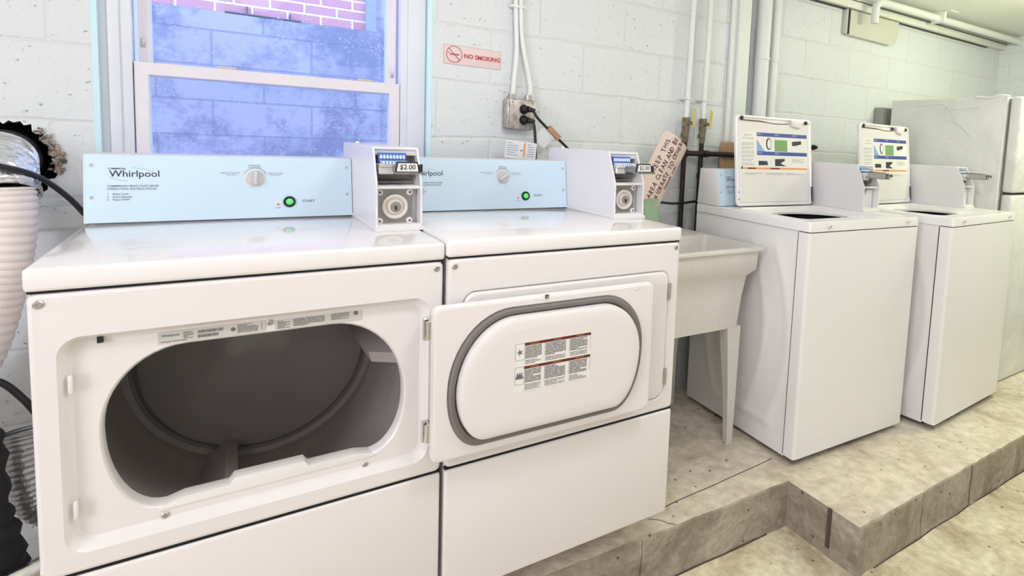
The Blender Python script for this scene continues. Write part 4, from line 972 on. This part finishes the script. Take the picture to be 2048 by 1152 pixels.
# cord on the left
pipe('power_cord', 'black cord crossing in front of the foil duct toward the first dryer', 'cord', [(-.42, .555, Z0 + .25), (-.30, .56, Z0 + .20), (-.235, .565, Z0 + .168), (-.175, .585, Z0 + .137), (-.118, .645, Z0 + .110), (-.085, .70, Z0 + .075), (-.04, .73, Z0 + .01), (.0, .74, Z0 - .08), (.02, .74, Z0 - .3)], .0068, BLACK)
pipe('loose_cord', 'black cord looping low at the left behind the first dryer', 'cord', [(-.34, .64, Z0 - .36), (-.24, .64, Z0 - .375), (-.184, .645, Z0 - .395), (-.145, .65, Z0 - .45), (-.11, .66, Z0 - .52), (-.05, .69, Z0 - .6)], .008, BLACK)
m = MB(); m.tube([(-.155, .68, Z0 - .54), (-.150, .67, Z0 - .60), (-.140, .665, Z0 - .68), (-.12, .67, Z0 - .74), (-.05, .685, Z0 - .79)], .05, 22, 22, rf=lambda i, n_: .045 + .004 * abs(math.sin(i * PI / 4)), cap=False)
tag(m.build('foil_hose', mat('grey_foil', (.45, .45, .46), .35, .7, bump=.5, bscale=50)), 'silver ribbed hose low down between wall and first dryer', 'hose')
m = MB(); m.tube([(-.40, .44, Z0 - .845), (-.26, .44, Z0 - .835), (-.18, .44, Z0 - .81), (-.12, .45, Z0 - .785), (-.06, .47, Z0 - .78)], .020, 14, 6); tag(m.build('metal_pipe', CHROME), 'shiny metal pipe near the floor left of the first dryer', 'pipe')
m = MB(); m.tube([(-.207, .545, Z0 - .40), (-.205, .545, Z0 - .46), (-.202, .545, Z0 - .54), (-.200, .545, Z0 - .66), (-.200, .545, Z0 - .73), (-.205, .55, Z0 - .815)], .05, 14, 6, rf=lambda i, n_: .006 + .040 * min(1, i / 9) + .030 * max(0, (i - 18) / 12) + .005 * math.sin(i * 1.7)); m.tube([(-.19, .53, Z0 - .49), (-.180, .525, Z0 - .45), (-.171, .525, Z0 - .41)], .005, 8, 4); tag(m.build('black_bag', BLACKCL), 'black cloth bundle on the red box at the left edge of the photo', 'bag')
m = MB(); m.box(-.34, .48, PZ, -.160, .63, Z0 - .838, .006, 2); m.box(-.345, .475, Z0 - .846, -.155, .635, Z0 - .832, .004, 2); tag(m.build('red_box', REDBOX), 'dark red box on the slab at the bottom left corner', 'box')
# grey junction box behind refrigerator
m = MB(); m.box(3.64, WY - .06, Z0 + .30, 3.80, WY - .001, Z0 + .525, .004, 1); tag(m.build('junction_box', mat('grey_box', (.33, .34, .30), .5)), 'grey box on the wall just left of the refrigerator top', 'box')

# hand-lettered sleeve
nb = empty('handwritten_sleeve', 'pink foam sleeve hand-lettered KEEP THIS AREA CLEAN leaning by the water pipes', 'notice', (1.785, .706, Z0 - .015))
# axis from lower left to upper right
P0 = Vector((1.785, .706, Z0 - .015)); P1 = Vector((1.965, .735, Z0 + .262)); ax_ = (P1 - P0).normalized(); side = Vector((ax_.z, 0, -ax_.x)).normalized(); nrm = side.cross(ax_).normalized()
if nrm.y > 0: nrm = -nrm
Lh = (P1 - P0).length; RAD = .078
def cyl_pt(u, s, off=0):      # u along the axis, s round the sleeve (arc length)
    a_ = s / RAD; return P0 + ax_ * u + side * (RAD + off) * math.sin(a_) + nrm * (RAD * .55 + off) * math.cos(a_)
inv = Matrix.Translation(-Vector(nb.location))
m = MB(inv); A_ = [-1.45 * RAD + 2.9 * RAD * k / 20 for k in range(21)]
us_ = [Lh * k / 10 for k in range(11)]
m.loops([[cyl_pt(u, s) for s in A_] + [cyl_pt(u, s, -.004) for s in A_[::-1]] for u in us_], True, True)
m.build('sleeve', FOAM, nb, angle=50)
m = MB(inv)
R = random.Random(12)
for (txt, off_s, u0, sz) in (('KEEP THIS', .058, .130, .034), ('AREA CLEAN AND BE', .022, .015, .031), ('CONSIDERATE TO OTHERS', -.012, -.015, .0285), ('THANK YOU', -.045, .095, .023)):
    u = u0
    for ch in txt:
        if ch != ' ' and u > .004:
            ca, sa = math.cos(R.uniform(-.16, .16)), R.uniform(-.16, .16); dz_ = R.uniform(-.002, .002); kk = R.uniform(.9, 1.12)
            m.text(ch, sz * kk, 0, 0, bold=.0005, sx=.85, fn=lambda X, Zz, o_=off_s, u_=u, ca=ca, sa=sa, dz_=dz_: cyl_pt(u_ + X * ca - Zz * sa, -(o_ + dz_ + X * sa + Zz * ca), .0012))
        u += sz * (.30 if ch == 'I' else .62 if ch != ' ' else .5)
m.build('lettering', mat('marker_ink', (.12, .015, .025), .5), nb, smooth=False)
# green plastic bag on the sink
m = MB(); R = random.Random(3); L = []
for k, z in enumerate([0, .015, .05, .09, .13, .155]):
    sc_ = [.9, 1, 1.02, .98, .93, .85][k]
    L.append([(1.752 + (.052 * sc_ * math.copysign(abs(math.cos(a)) ** .6, math.cos(a))) + R.uniform(-.003, .003), .63 + .026 * sc_ * math.copysign(abs(math.sin(a)) ** .6, math.sin(a)) + R.uniform(-.003, .003), Z0 - .143 + z) for a in [2 * PI * i / 24 for i in range(24)]])
m.loops(L, True, True); tag(m.build('green_bag', GREENF), 'crumpled translucent green plastic bag standing on the back of the sink', 'bag')
# small scraps
o = MB().lathe((3.065, WY, Z0 + .262), (0, -1, 0), [(.016, 0), (.014, .012), (.006, .03)], 10).build('wall_anchor', BLACK); tag(o, 'small black anchor on the block wall between the two raised washer lids', 'anchor')
o = MB().tube([(1.385, .098, PZ + .004), (1.392, .106, PZ + .008), (1.402, .104, PZ + .007), (1.408, .096, PZ + .004)], .0045, 8, 5).build('black_scrap', BLACK); tag(o, 'small black plastic scrap on the slab beside the second dryer', 'scrap')
o = MB().lathe((1.865, .205, PZ), (0, 0, 1), [(.006, .0), (.007, .002), (.006, .003), (.004, .003), (.004, .0)], 14, False, False).build('metal_ring', STEEL); tag(o, 'tiny metal ring lying on the slab before the washer', 'ring')
